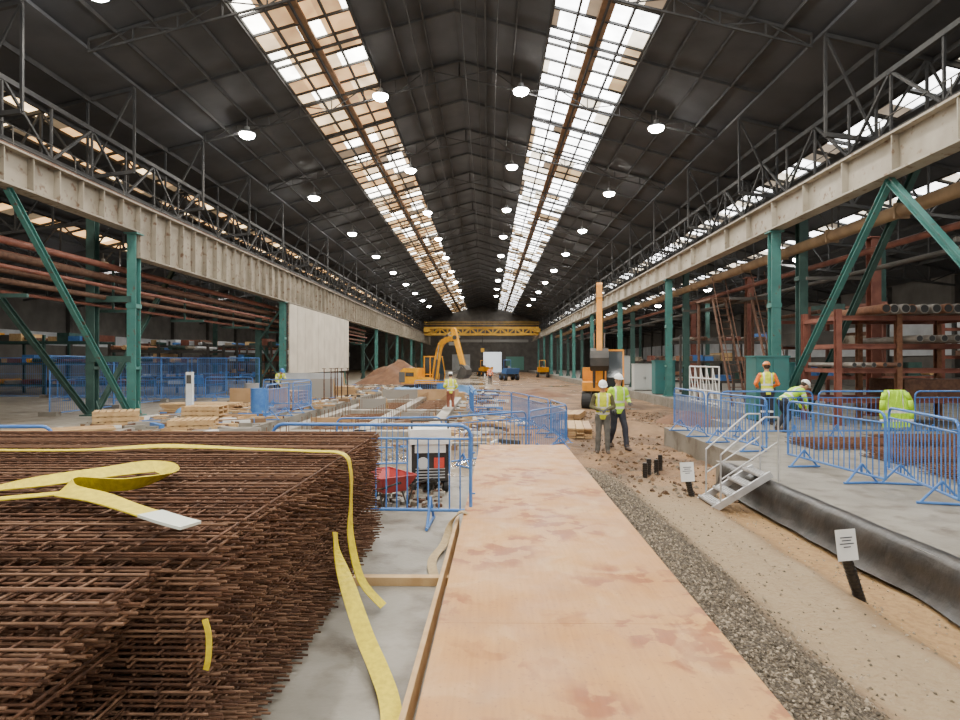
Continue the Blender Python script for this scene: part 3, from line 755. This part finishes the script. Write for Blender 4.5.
def shelf(x0,x1,y0,y1,zs,post,seed,cols,name='storage_rack'):
    mb=MB(); rr=random.Random(seed)
    n=max(2,int((x1-x0)/2.4)+1)
    for i in range(n):
        x=x0+(x1-x0)*i/(n-1)
        for y in (y0,y1): mb.beam((x,y,0),(x,y,zs[-1]+.4),.12,.12,post)
    for z in zs:
        for y in (y0,y1): mb.beam((x0,y,z),(x1,y,z),.1,.13,post)
        x=x0+.3
        while x<x1-.3:
            w=rr.uniform(.2,.9); 
            if rr.random()<.35: mb.tube((x,y0-.2,z+.2),(x,y1+.2,z+.2),rr.uniform(.06,.14),rr.choice(cols),n=8)
            else: h=rr.uniform(.12,.55); mb.box((x+w/2,(y0+y1)/2,z+.07+h/2),(w*.9,(y1-y0)*rr.uniform(.6,1),h),rr.choice(cols))
            x+=w
    return mb.obj(name)
c_=[rustd,dark,redox,girdm,timb,dgreen,rust,blue]
shelf(12.2,17,23,26,(1.2,2.4,3.5),redox,1,c_)
shelf(11.5,17.8,36,38,(.6,1.8,3.0),dark,2,c_); shelf(19.5,25.5,24,26,(.8,2,3.2),redox,3,c_+[lw]); shelf(11.5,17.8,52,54,(.6,1.8),dark,4,c_)
shelf(-30,-22,33,35,(.5,1.7,2.9),dgreen,5,c_+[yel]);shelf(-21,-15.5,33,35,(.5,1.7,2.4),dark,15,c_+[lw]); shelf(-29,-23,22,24,(.5,1.6,2.7),dark,6,c_); shelf(-29,-15,49,51,(.5,1.8,3.1),dark,7,c_+[lw]); shelf(-28,-15,61,63,(.5,1.8,3.1),redox,8,c_)
def cabinet(x,y,w,h,c=teal):
    mb=MB(); mb.box((0,0,h/2+.05),(w,.7,h),c); mb.box((0,0,.04),(w*.95,.65,.08),dark)
    for s in (-1,1): mb.box((s*w*.25,-.36,h/2+.05),(w*.46,.03,h*.92),c); mb.box((s*.05,-.385,h/2),(.03,.03,.16),dark)
    mb.box((0,0,h+.07),(w+.06,.76,.05),c)
    return mb.obj('electrical_cabinet',(x,y,0))
palec=M('pale_cabinet',(.45,.47,.45),rough=.5)
cabinet(8.6,18.6,1.0,1.9); cabinet(10.2,21.5,1.1,1.7); cabinet(9.75,33.5,1.1,1.8); cabinet(9.8,38,1.3,1.6,palec); cabinet(10.4,48,2,2.2,palec)
mb=MB()
for (xa,ya) in ((9.9,26.6),(10.7,24.6)):
    for s in (0,.55): mb.beam((xa+s,ya-2.2,0),(xa+s,ya,4.6),.05,.12,rustd)
    for i in range(15): t=(i+.5)/15; mb.box((xa+.27,ya-2.2+2.2*t,4.6*t),(.55,.16,.03),rustd)
    for s in (0,.55): mb.beam((xa+s,ya-2.2,.9),(xa+s,ya,5.5),.03,.03,rustd)
mb.bx(9.8,12.5,26.6,28.4,4.55,4.65,rustd); 
for x,y in ((9.9,28.3),(12.4,28.3),(12.4,26.7),(11.4,26.7)): mb.beam((x,y,0),(x,y,4.6),.1,.1,rustd)
mb.obj('access_stair')
mb=MB()
for i in range(6):
    y=24+i*.7; mb.tube((9.2,y,0),(9.2,y,1.6),.03,white)
for z in (.1,.6,1.1,1.6): mb.tube((9.2,24,z),(9.2,27.5,z),.03,white)
for i in range(5): mb.tube((9.2,24+i*.7,.1),(9.2,24.7+i*.7,1.6),.02,white)
mb.obj('folding_gate')
mb=MB()
for (x,y,n) in ((8.1,11.0,5),(10.0,11.6,6),(7.6,12.9,4),(9.6,13.2,5),(7.9,9.3,4)):
    for k in range(n):
        a=U(-.2,.2); z=.02+k*.035
        for i in range(12): mb.tube((x-.9+i*.15,y-.6+a*.2,z),(x-.9+i*.15+a,y+.6,z),.008,rustd,n=5)
        for i in range(8): mb.tube((x-.95,y-.55+i*.15,z+.014),(x+.95,y-.55+i*.15+a*.2,z+.014),.008,rust,n=5)
mb.obj('rebar_mat')
# ------------------------------------------------------------ left-side clutter
def pallet_stack(x,y,z,n,rz):
    mb=MB()
    for k in range(n):
        zz=k*.14
        for i in range(7): mb.box((-.5+i*.167,0,zz+.125),(.12,1.0,.02),timb)
        for j in (-.45,0,.45): mb.box((0,j,zz+.06),(1.1,.1,.1),timb)
        for i in range(3): mb.box((-.5+i*.5,0,zz+.008),(.1,1.0,.016),timb)
    return mb.obj('timber_pallet',(x,y,z),rz)
pallet_stack(-7.9,16,0,2,.3); pallet_stack(-9,19,0,3,.1); pallet_stack(-8.6,26.2,0,4,-.2); pallet_stack(-10.6,17,0,3,.5)
def boards(x,y,z,rz,n=8,ln=2.4,m=ply,name='timber_stack',w=.22):
    mb=MB(); 
    for k in range(n):
        for j in range(4): mb.box((U(-.1,.1),-.36+j*.24,.03+k*.06),(ln*U(.9,1.05),w,.045),m if R()<.6 else timb)
    return mb.obj(name,(x,y,z),rz)
boards(2.75,19,-.45,1.45,5,2.6); boards(-8.4,13,0,.1,3,3); boards(-8.5,31,0,.4,9,3.2); boards(-2.6,19.5,-.45,.1,4,1.4); boards(-2.8,35,-.45,.3,8,3); boards(3.3,24,-.42,1.3,4,2.2); boards(-10.8,14.2,0,.6,3,3.2); boards(-10.5,22,0,.1,5,2.6)
mb=MB()
gf=M('grey_form',(.28,.26,.23),rough=.6)
for (x,y,w,h,a,m,z) in ((-5.2,20,1.4,.4,.05,ply,G),(-2.6,22,1.2,.4,-.1,gf,G),(-5.2,27,1.2,.6,.0,gf,G),(-3.2,34.2,3,.7,.1,ply,G),(-5,34,2,.7,0,gf,G),(-8.6,28.5,2.4,1.0,.1,gf,0),(-9.6,33,3.2,1.2,0,lw,0),(-4.5,15.6,1.4,.4,.1,gf,G),(-9.6,25,2.4,.7,0,ply,0)):
    rt=Matrix.Rotation(a,3,'Z'); mb.box((x,y,z+h/2),(w,.04,h),m,rt)
    for k in range(5): mb.box(Vector((x,y,z+h/2))+rt@Vector((-w/2+w*k/4,.05,0)),(.06,.07,h),timb,rt)
    for k in (0,4): mb.beam(Vector((x,y,z+h*.9))+rt@Vector((-w/2+w*k/4,.08,0)),Vector((x,y,z+.03))+rt@Vector((-w/2+w*k/4,.7,0)),.05,.05,timb)
mb.obj('formwork_panel')
mb=MB(); cl_=M('pale_concrete',(.34,.31,.26),(.24,.215,.175),2,.5)
for (x0,x1,y0,y1) in ((-6.2,-5.8,10,58),(-3.9,-3.5,13.5,40),(-1.9,-1.5,15,34),(-5.8,-1.5,17.1,17.5),(-5.8,-1.5,24.6,25),(-5.8,-3.5,31.6,32)):
    mb.bx(x0,x1,y0,y1,G-.05,-.18,cl_)
mb.obj('ground_beam')
mb=MB()
for (x0,x1,y0,y1) in ((-5.6,-4.1,10.6,16.8),(-5.6,-4.1,18,24.3),(-3.3,-2.1,18,24.3),(-5.6,-4.1,25.6,31),(-3.3,-2.1,26,33)):
    for x in frange(x0,x1,.25): mb.tube((x,y0,-.33),(x,y1,-.33),.012,rb2,n=5)
    for y in frange(y0,y1,.25): mb.tube((x0,y,-.31),(x1,y,-.31),.012,rb2,n=5)
    for y in frange(y0,y1,.5):
        for x in (x0,x1): mb.tube((x,y,-.45),(x,y,.15),.012,rb2,n=5)
mb.obj('reinforcement_cage')
bc=M('blue_sheet',(.08,.2,.42),(.12,.28,.5),3,.6,bump=.5,bscale=3)
mb=MB()
for (x,y,z,w,l,h) in ((-10.0,20.6,0,1.2,1.0,.35),(-4.8,36,G,2.5,1.3,.8),(-1.7,40,G,2,1.2,.8)):
    n=14; vs=[(x+w*(i/n-.5),y+l*(j/n-.5),z+h*(min(1,4*min(i/n,1-i/n,j/n,1-j/n)+.02)**.5)*(.8+.35*noise.noise(Vector((i*.4,j*.4,x))))) for j in range(n+1) for i in range(n+1)]
    mb.add(vs,[(j*(n+1)+i,j*(n+1)+i+1,(j+1)*(n+1)+i+1,(j+1)*(n+1)+i) for j in range(n) for i in range(n)],bc,True)
mb.obj('tarpaulin_cover')
mb=MB(); bd=M('brown_debris',(.20,.12,.065),rough=.9)
dm=[timb,timb,ply,rustd,cl_,gf,dark,white,conc,bd,bd,blue]
for i in range(1500):
    if R()<.55: x=U(-11.2,-6.6);z=0;y=U(10.5,45)
    else: x=U(-5.7,.6);z=-.43;y=U(15,50)
    s=U(.04,.26); a=U(0,3.14) if R()<.6 else random.choice([0,.1,1.5])
    mb.box((x,y,z+.05),(s*U(1,7),s*U(.25,1),U(.03,.16)),random.choice(dm),Matrix.Rotation(a,3,'Z'))
mb.obj('site_debris')
def drum(x,y,z,c):
    mb=MB(); mb.tube((0,0,0),(0,0,.88),.29,c,n=20)
    for zz in (.02,.3,.58,.87): mb.tube((0,0,zz-.012),(0,0,zz+.012),.303,c,n=20)
    mb.tube((.12,0,.88),(.12,0,.9),.04,dark,n=10); return mb.obj('steel_drum',(x,y,z))
drum(-8.0,20.9,0,blue); drum(-10.2,25.8,0,M('drum_grey',(.3,.3,.3),rough=.5)); drum(-3.0,38.5,G,blue)
mb=MB(); mb.box((0,0,.04),(.4,.4,.08),conc); mb.box((0,0,.75),(.22,.14,1.4),white); mb.box((0,-.08,1.2),(.16,.02,.3),dark); mb.obj('socket_post',(-10.4,20.8,0))
mb=MB()
for k in range(9):
    x=-7.4+.5*(k%3); y=27+1.2*(k//3)
    if x>-6.6: x=-6.9
    mb.tube((x,y,0),(x,y,1.0+.1*(k%2)),.03,rustd); mb.tube((x,y,1.0),(x,y,1.5),.022,rustd); mb.box((x,y,.01),(.16,.16,.02),rustd); mb.box((x,y,1.5),(.16,.16,.02),rustd)
mb.obj('steel_prop')
mb=MB()
for i in range(500):
    x=U(-3.2,-.6);y=U(7.3,9.2);s=U(.02,.09); 
    mb.box((x,y,s*.3),(s,s*U(.5,1.4),s*.7),random.choice([cl_,conc,M('stone_b',(.2,.2,.2)),rustd]),Matrix.Rotation(U(0,3),3,'Z')@Matrix.Rotation(U(-.3,.3),3,'X'))
mb.obj('rubble')
def heap(name,x,y,rx,ry,h,m,z=-.48):
    n=26; mb=MB(); vs=[]
    for j in range(n+1):
        for i in range(n+1):
            u=i/n*2-1;v=j/n*2-1; r=min(1,math.hypot(u,v)); vs.append((u*rx,v*ry,h*max(0,(1-r))**.8*(1+.35*noise.noise(Vector((u*3,v*3,x))))))
    mb.add(vs,[(j*(n+1)+i,j*(n+1)+i+1,(j+1)*(n+1)+i+1,(j+1)*(n+1)+i) for j in range(n) for i in range(n)],m,True)
    mb.obj(name,(x,y,z))
mud=M('mud',(.11,.052,.026),(.17,.085,.042),2,.9,bump=.6,bscale=6)
heap('soil_heap',-7.4,49,3.6,3,1.9,mud,-.1); heap('soil_heap',3.2,40,2.5,2,.5,mud); heap('soil_heap',4.6,19.5,1.6,1.5,.35,M('dirt_heap',(.17,.10,.05),(.24,.145,.075),3,.9,bump=.5,bscale=8))
heap('soil_heap',7.6,22.5,1.3,1.6,.5,mud)
mb=MB()
mb.box((0,0,.42),(.5,.8,.5),black); mb.box((0,-.02,.78),(.56,.86,.2),white); mb.box((-.27,0,.55),(.03,.82,.55),white); mb.box((.27,0,.55),(.03,.82,.55),white)
mb.box((0,-.41,.62),(.42,.03,.12),white); mb.tube((-.1,-.44,.42),(-.1,-.4,.42),.08,M('dial',(.5,.5,.5)),n=14); mb.box((.12,-.42,.42),(.14,.03,.14),M('switch_red',(.5,.05,.03)))
for k in range(4): mb.box((0,-.415,.22+.04*k),(.4,.01,.015),alum)
for x in (-.22,.22):
    for y in (-.3,.3): mb.tube((x-.03,y,.1),(x+.03,y,.1),.1,rubber_and_bore_shade,n=14)
mb.path([(-.25,-.35,.88),(-.25,-.35,1.0),(.25,-.35,1.0),(.25,-.35,.88)],.015,dark)
mb.obj('portable_generator',(-.85,8.6,0),.15)
mb=MB(); rd=M('barrow_red',(.42,.05,.05),(.34,.04,.035),4,.5)
mb.add([(-.25,-.2,.3),(.35,-.2,.3),(.35,.2,.3),(-.25,.2,.3),(-.4,-.33,.6),(.6,-.33,.58),(.6,.33,.58),(-.4,.33,.6)],[(3,2,1,0),(0,1,5,4),(1,2,6,5),(2,3,7,6),(3,0,4,7)],rd)
mb.path([(-.4,-.33,.6),(.6,-.33,.58),(.6,.33,.58),(-.4,.33,.6)],.012,rd,closed=True)
for s in (-1,1):
    mb.path([(.62,s*.06,.2),(.3,s*.16,.27),(-.3,s*.25,.4),(-.85,s*.28,.6)],.016,dark); mb.path([(-.1,s*.2,.3),(-.25,s*.22,.02),(-.45,s*.24,.45)],.014,dark)
    mb.tube((-.85,s*.28,.6),(-.97,s*.28,.63),.02,rubber_and_bore_shade)
mb.tube((.65,-.04,.19),(.65,.04,.19),.19,rubber_and_bore_shade,n=20); mb.tube((.65,-.05,.19),(.65,.05,.19),.08,rd,n=12)
o=mb.obj('wheelbarrow',(-1.25,7.5,0),2.2); o.scale=(.75,.75,.68)
hv=M('hi_vis_lime',(.50,.85,.02),(.42,.74,.02),14,.7); hvo=M('hi_vis_orange',(.9,.20,.02),(.8,.16,.02),14,.7); sil=M('reflective_tape',(.7,.7,.68),rough=.35)
# hi-vis jacket hung over the barrier: body panel folded over the rail + two sleeves hanging in front
def jacket(loc,rz):
    mb=MB(); n=22
    def panel(rows,th=.02):
        # rows: (y, z, x0, x1)
        vs=[]
        for k,(y,z,x0,x1) in enumerate(rows):
            for i in range(n+1):
                t=i/n; x=x0+(x1-x0)*t
                f=.022*math.sin(t*17+k*.25)*min(1,k/4)+.012*math.sin(t*31+k)
                vs.append((x,y-abs(f),z+.012*math.sin(t*9)*(k==len(rows)-1)))
        for k in range(len(rows)-1):
            zz=(rows[k][1]+rows[k+1][1])/2
            for i in range(n):
                t=(i+.5)/n
                mt=sil if (.40<zz<.47 or .60<zz<.67 or (.18<t<.25 or .75<t<.82) and zz>.67) else hv
                a=k*(n+1)+i
                mb.add([vs[a],vs[a+1],vs[a+n+2],vs[a+n+1]],[(0,1,2,3)],mt,False)
    rows=[(.05,.95,-.22,.22),(.03,1.08,-.24,.24),(0,1.14,-.25,.25),(-.03,1.11,-.27,.27)]
    z=1.06
    while z>.2: rows.append((-.05-.02*(1.06-z),z,-.29-.05*(1.06-z),.29+.05*(1.06-z))); z-=.067
    panel(rows)
    for s in (-1,1):
        P=[(s*.25,-.05,1.08),(s*.33,-.09,.9),(s*.36,-.1,.66),(s*.35,-.1,.45),(s*.36,-.1,.38)]; rr=[.075,.07,.065,.058,.055]
        for i in range(4):
            mb.loft([(P[i],(rr[i],0,0),(0,rr[i]*.55,0)),(P[i+1],(rr[i+1],0,0),(0,rr[i+1]*.55,0))],sil if i==3 else hv,n=10)
    return mb.obj('hi_vis_jacket',loc,rz)
jacket((9.62,14.36,0),.05)

# ------------------------------------------------------------ people
skin=M('skin',(.55,.30,.19),(.5,.26,.16),20,.5); hair=M('hair',(.04,.025,.015),rough=.8)
boot=M('work_boot',(.06,.04,.03),(.1,.07,.05),9,.7); glove=M('glove_dark',(.06,.06,.06),rough=.8)
def person(name,loc,rz,pitch=0,headp=.0,ankL=(.11,0,.09),ankR=(-.11,0,.09),kneeL=None,kneeR=None,elL=(.27,.02,1.17),elR=(-.27,.02,1.17),wrL=(.28,-.1,.94),wrR=(-.28,-.1,.94),
           top=None,low=None,sleeve=None,hat=None,hip=.93,sc=1.0,gl=False,pn=None,vox=.014):
    V=Vector; hipc=V((0,0,hip)); Rt=Matrix.Rotation(pitch,3,'X')
    def T(p): return hipc+Rt@(V(p)-V((0,0,.93)))
    mb=MB(); dm=skin; segs=[]
    def chain(pts,rs,tag):
        for i in range(len(pts)-1):
            a,b=V(pts[i]),V(pts[i+1]); mb.tube(a,b,rs[i],dm,r2=rs[i+1],n=14); segs.append((a,b,rs[i],rs[i+1],tag[i] if isinstance(tag,list) else tag))
        for p,r in zip(pts,rs): mb.sph(p,r*.995,dm)
    rings=[(.84,.13,.105),(.90,.165,.12),(.98,.17,.122),(1.08,.158,.115),(1.2,.17,.125),(1.33,.192,.135),(1.42,.185,.12),(1.47,.14,.095),(1.51,.075,.07),(1.56,.056,.06)]
    mb.loft([(T((0,0,z)),Rt@V((a,0,0)),Rt@V((0,b,0))) for z,a,b in rings],dm,n=20)
    for s in (1,-1): mb.sph(T((s*.175,0,1.43)),(.075,.08,.07),dm)
    hc=T((0,-.005,1.665)); Rh=Rt@Matrix.Rotation(headp,3,'X')
    if pitch>.5: Rh=Matrix.Rotation(pitch*.6+headp,3,'X')
    H=lambda p: hc+Rh@V(p)
    mb.sph(hc,(.078,.096,.112),dm,n=18,k=12,rot=Rh); mb.sph(H((0,-.03,-.065)),(.055,.062,.058),dm,rot=Rh); mb.sph(H((0,-.1,-.02)),(.014,.022,.024),dm,rot=Rh)
    for s in (1,-1): mb.sph(H((s*.08,.005,-.012)),(.012,.02,.032),dm,rot=Rh)
    chain([T((0,0,1.49)),T((0,0,1.6))],[.055,.052],'skin')
    for s,an,kn in ((1,V(ankL),kneeL),(-1,V(ankR),kneeR)):
        hp=V((s*.09,0,hip-.02)); 
        kn=V(kn) if kn else (hp+an)/2+V((0,-.03,.01))
        chain([hp,kn,an],[.1,.073,.062],'low')
        mb.sph(hp,.105,dm)
        fdir=V((s*.12,-1,0)).normalized(); heel=an+V((0,.02,-.045)); toe=an+fdir*.17+V((0,0,-.052))
        chain([heel,an+fdir*.08+V((0,0,-.045)),toe],[.045,.047,.036],'boot'); segs.append((an+V((0,0,-.05)),an+V((0,0,.03)),.06,.06,'boot'))
    hands=[]
    for s,el,wr in ((1,V(elL),V(wrL)),(-1,V(elR),V(wrR))):
        sh=T((s*.19,0,1.42)); chain([sh,el,wr],[.068,.055,.042],'arm'); hands.append((s,el,wr))
    tmp=mb.obj('tmp'); rm=tmp.modifiers.new('r','REMESH'); rm.mode='VOXEL'; rm.voxel_size=vox; sm=tmp.modifiers.new('s','SMOOTH'); sm.iterations=3; sm.factor=.5
    bpy.context.view_layer.update()
    me=bpy.data.meshes.new_from_object(tmp.evaluated_get(bpy.context.evaluated_depsgraph_get())); bpy.data.objects.remove(tmp)
    me.name=name; me.materials.clear()
    mats=[top,low,sleeve or top,skin,boot,sil,hair]
    for m in mats: me.materials.append(m)
    Ri=Rt.inverted()
    co=[v.co.copy() for v in me.vertices]
    for v,c in zip(me.vertices,co):
        if c.z<1.5 and (c-hc).length>.2:
            k=noise.noise(Vector((c.x*9,c.y*9,c.z*7)))*.010+noise.noise(Vector((c.x*25,c.y*25,c.z*16)))*.005
            v.co=c+v.normal*k
    for p in me.polygons:
        c=p.center; best=9;tag='torso'
        for a,b,ra,rb_,t in segs:
            ab=b-a; u=max(0,min(1,(c-a).dot(ab)/ab.length_squared)); d=(c-(a+ab*u)).length/(ra+(rb_-ra)*u)
            if d<best: best=d;tag=t
        loc_=Ri@(c-hipc)+V((0,0,.93))
        ht=(c-hc).length
        ax=abs(loc_.x)
        if best>1.12 and tag!='boot' : tag2='torso'
        else: tag2=tag
        if ht<.125 or (tag=='skin' and ht<.16): i=3
        elif tag2=='boot': i=4
        elif tag2=='low': i=1
        elif tag2=='arm': i=2
        else:
            i=0 if loc_.z>.86 else 1
        if i==0 or (i==1 and loc_.z>.88 and tag!='low'):
            i=0
            if .98<loc_.z<1.03 or 1.12<loc_.z<1.17: i=5
            if loc_.z>1.17 and .085<ax<.125: i=5
        if i==2 and sleeve is None:
            for a,b,ra,rb_,t in segs:
                if t=='arm':
                    ab=b-a;u=(c-a).dot(ab)/ab.length_squared
                    if .45<u<.62 and (c-(a+ab*u)).length<ra*1.3: i=5
        if i==1 and tag=='low' and .36<c.z<.41: i=5 if pn else 1
        p.material_index=i; p.use_smooth=True
    root=bpy.data.objects.new(name,None); COL.objects.link(root); root.location=loc; root.rotation_euler=(0,0,rz); root.scale=(sc,)*3
    b=bpy.data.objects.new('body',me); COL.objects.link(b); b.parent=root
    mb=MB(); ew=M('eye_white',(.8,.8,.8),rough=.3); ei=M('iris',(.03,.02,.015),rough=.3); lip=M('lip',(.4,.15,.12),rough=.5)
    for s in (1,-1):
        mb.sph(H((s*.03,-.088,.005)),(.012,.009,.009),ew,rot=Rh,n=8,k=6); mb.sph(H((s*.03,-.096,.004)),.005,ei,n=8,k=6); mb.beam(H((s*.016,-.097,.022)),H((s*.046,-.09,.022)),.006,.005,hair)
    mb.sph(H((0,-.091,-.065)),(.022,.008,.006),lip,rot=Rh,n=8,k=6)
    mb.sph(H((0,.022,.01)),(.083,.088,.10),hair,rot=Rh,n=16,k=10)
    mb.obj('face_details',parent=root)
    mb=MB()
    ring=[]
    for k in range(7):
        a=math.pi/2*k/6.3; ring.append((H((0,.005,.045+.115*math.sin(a))),Rh@V((.104*math.cos(a)+.002,0,0)),Rh@V((0,.128*math.cos(a)+.002,0))))
    mb.loft(ring,hat,n=22)
    mb.loft([(H((0,-.02,.04)),Rh@V((.112,0,0)),Rh@V((0,.155,0))),(H((0,-.015,.05)),Rh@V((.106,0,0)),Rh@V((0,.142,0)))],hat,n=22)
    mb.beam(H((0,-.1,.10)),H((0,.0,.166)),.03,.01,hat); mb.beam(H((0,.0,.166)),H((0,.1,.11)),.03,.01,hat)
    mb.obj('hard_hat',parent=root)
    mb=MB(); hm=glove if gl else skin
    for s,el,wr in hands:
        d=(wr-el).normalized(); side=V((1,0,0))*-s; side=(side-d*side.dot(d))
        if side.length<.2: side=V((0,-1,0))-d*V((0,-1,0)).dot(d)
        side=side.normalized(); n=d.cross(side).normalized()
        if n.z>0: n=-n
        th=V((0,-1,.3)); th=(th-d*th.dot(d)-n*th.dot(n)); th=th.normalized() if th.length>.1 else side
        mb.loft([(wr-d*.01,th*.027,n*.022),(wr+d*.02,th*.034,n*.018),(wr+d*.06,th*.043,n*.017),(wr+d*.095,th*.04,n*.013)],hm,n=12)
        for k,(off,ln) in enumerate(((.03,.072),(.011,.08),(-.009,.074),(-.028,.058))):
            p=wr+d*.088+th*off; a=.35; 
            for seg,rr in ((.45,.0095),(.3,.0088),(.25,.008)):
                dd=(d*math.cos(a)+n*math.sin(a)); q=p+dd*ln*seg; mb.tube(p,q,rr,hm,r2=rr*.93,n=8); mb.sph(q,rr*.93,hm,n=8,k=6); p=q; a+=.45
        p=wr+d*.025+th*.03
        for q_,rr in ((d*.03+th*.028+n*.006,.012),(d*.03+th*.006+n*.012,.0105),(d*.022+n*.008,.009)):
            q=p+q_; mb.tube(p,q,rr,hm,r2=rr*.9,n=8); mb.sph(q,rr*.9,hm,n=8,k=6); p=q
    mb.obj('hands',parent=root)
    return root
olive=M('trousers_grey',(.09,.09,.08),(.14,.135,.12),8,.85); navy=M('trousers_navy',(.02,.022,.035),(.035,.038,.05),8,.85); dk=M('jacket_dark_olive',(.08,.075,.035),(.12,.11,.05),8,.85)
hw=M('hat_white',(.85,.85,.83),rough=.3); hb=M('hat_blue',(.05,.2,.6),rough=.3)
hvy=M('hi_vis_yellow',(.70,.75,.02),(.56,.62,.02),12,.7); brnT=M('trousers_rust',(.22,.07,.04),(.27,.10,.06),8,.8)
p1=person('construction_worker',(2.82,14.8,gh(2.82,14.8)),-.1,pitch=.05,headp=.35,elL=(.27,.0,1.16),elR=(-.27,.0,1.16),wrL=(.09,-.26,1.12),wrR=(-.08,-.27,1.1),ankL=(.12,-.04,.09),ankR=(-.12,.05,.09),top=hvy,low=olive,sleeve=dk,hat=hw,gl=True)
p2=person('construction_worker',(3.34,15.5,gh(3.34,15.5)),.25,pitch=.04,headp=.1,elL=(.30,.05,1.17),elR=(-.28,.06,1.16),wrL=(.2,-.2,1.13),wrR=(-.2,-.15,.98),ankL=(.11,-.24,.09),ankR=(-.1,.26,.12),kneeL=(.11,-.17,.5),kneeR=(-.1,.02,.49),top=hv,low=navy,hat=hw,gl=True,sc=1.07)
p3=person('construction_worker',(8.0,17.3,0),3.0,pitch=.08,headp=.1,elL=(.30,-.05,1.17),elR=(-.30,-.03,1.17),wrL=(.2,-.25,1.1),wrR=(-.2,-.25,1.08),top=hvy,low=navy,sleeve=hvo,hat=M('hat_orange',(.75,.25,.08),rough=.4),pn=True)
p4=person('construction_worker',(7.6,15.6,0),1.7,pitch=1.0,headp=.1,hip=.8,kneeL=(.13,-.16,.47),kneeR=(-.13,-.12,.46),ankL=(.15,.05,.09),ankR=(-.15,.08,.09),elL=(.24,-.47,.86),elR=(-.24,-.47,.86),wrL=(.12,-.6,.62),wrR=(-.12,-.6,.62),top=hv,low=navy,hat=hw,vox=.018)
p5=person('construction_worker',(-1.65,26.5,-.45),3.3,pitch=.15,headp=.2,elL=(.28,-.05,1.17),elR=(-.28,-.03,1.17),wrL=(.15,-.28,1.08),wrR=(-.15,-.25,1.0),top=hvy,low=brnT,hat=hw,vox=.022)
p6=person('construction_worker',(-10.6,30,0),.8,pitch=.8,headp=.1,hip=.82,kneeL=(.13,-.16,.47),kneeR=(-.13,-.12,.46),elL=(.24,-.42,.92),elR=(-.24,-.42,.92),wrL=(.12,-.55,.68),wrR=(-.12,-.55,.68),top=hvy,low=navy,hat=hb,vox=.022)
p7=person('construction_worker',(.2,60,-.45),.2,top=hvo,low=navy,hat=hw,vox=.025)

# ------------------------------------------------------------ world, camera
w=bpy.data.worlds.new('World'); SC.world=w; w.use_nodes=True
bg=w.node_tree.nodes['Background']; bg.inputs['Color'].default_value=(1,.97,.93,1); bg.inputs['Strength'].default_value=1.25
cam=bpy.data.cameras.new('camera'); cam.lens=22.5; cam.sensor_width=36; cam.clip_end=400; cam.clip_start=.05
co=bpy.data.objects.new('camera',cam); COL.objects.link(co); co.location=(0,0,1.8)
co.rotation_euler=(math.pi/2+2/600,0,math.atan(8/600)); SC.camera=co
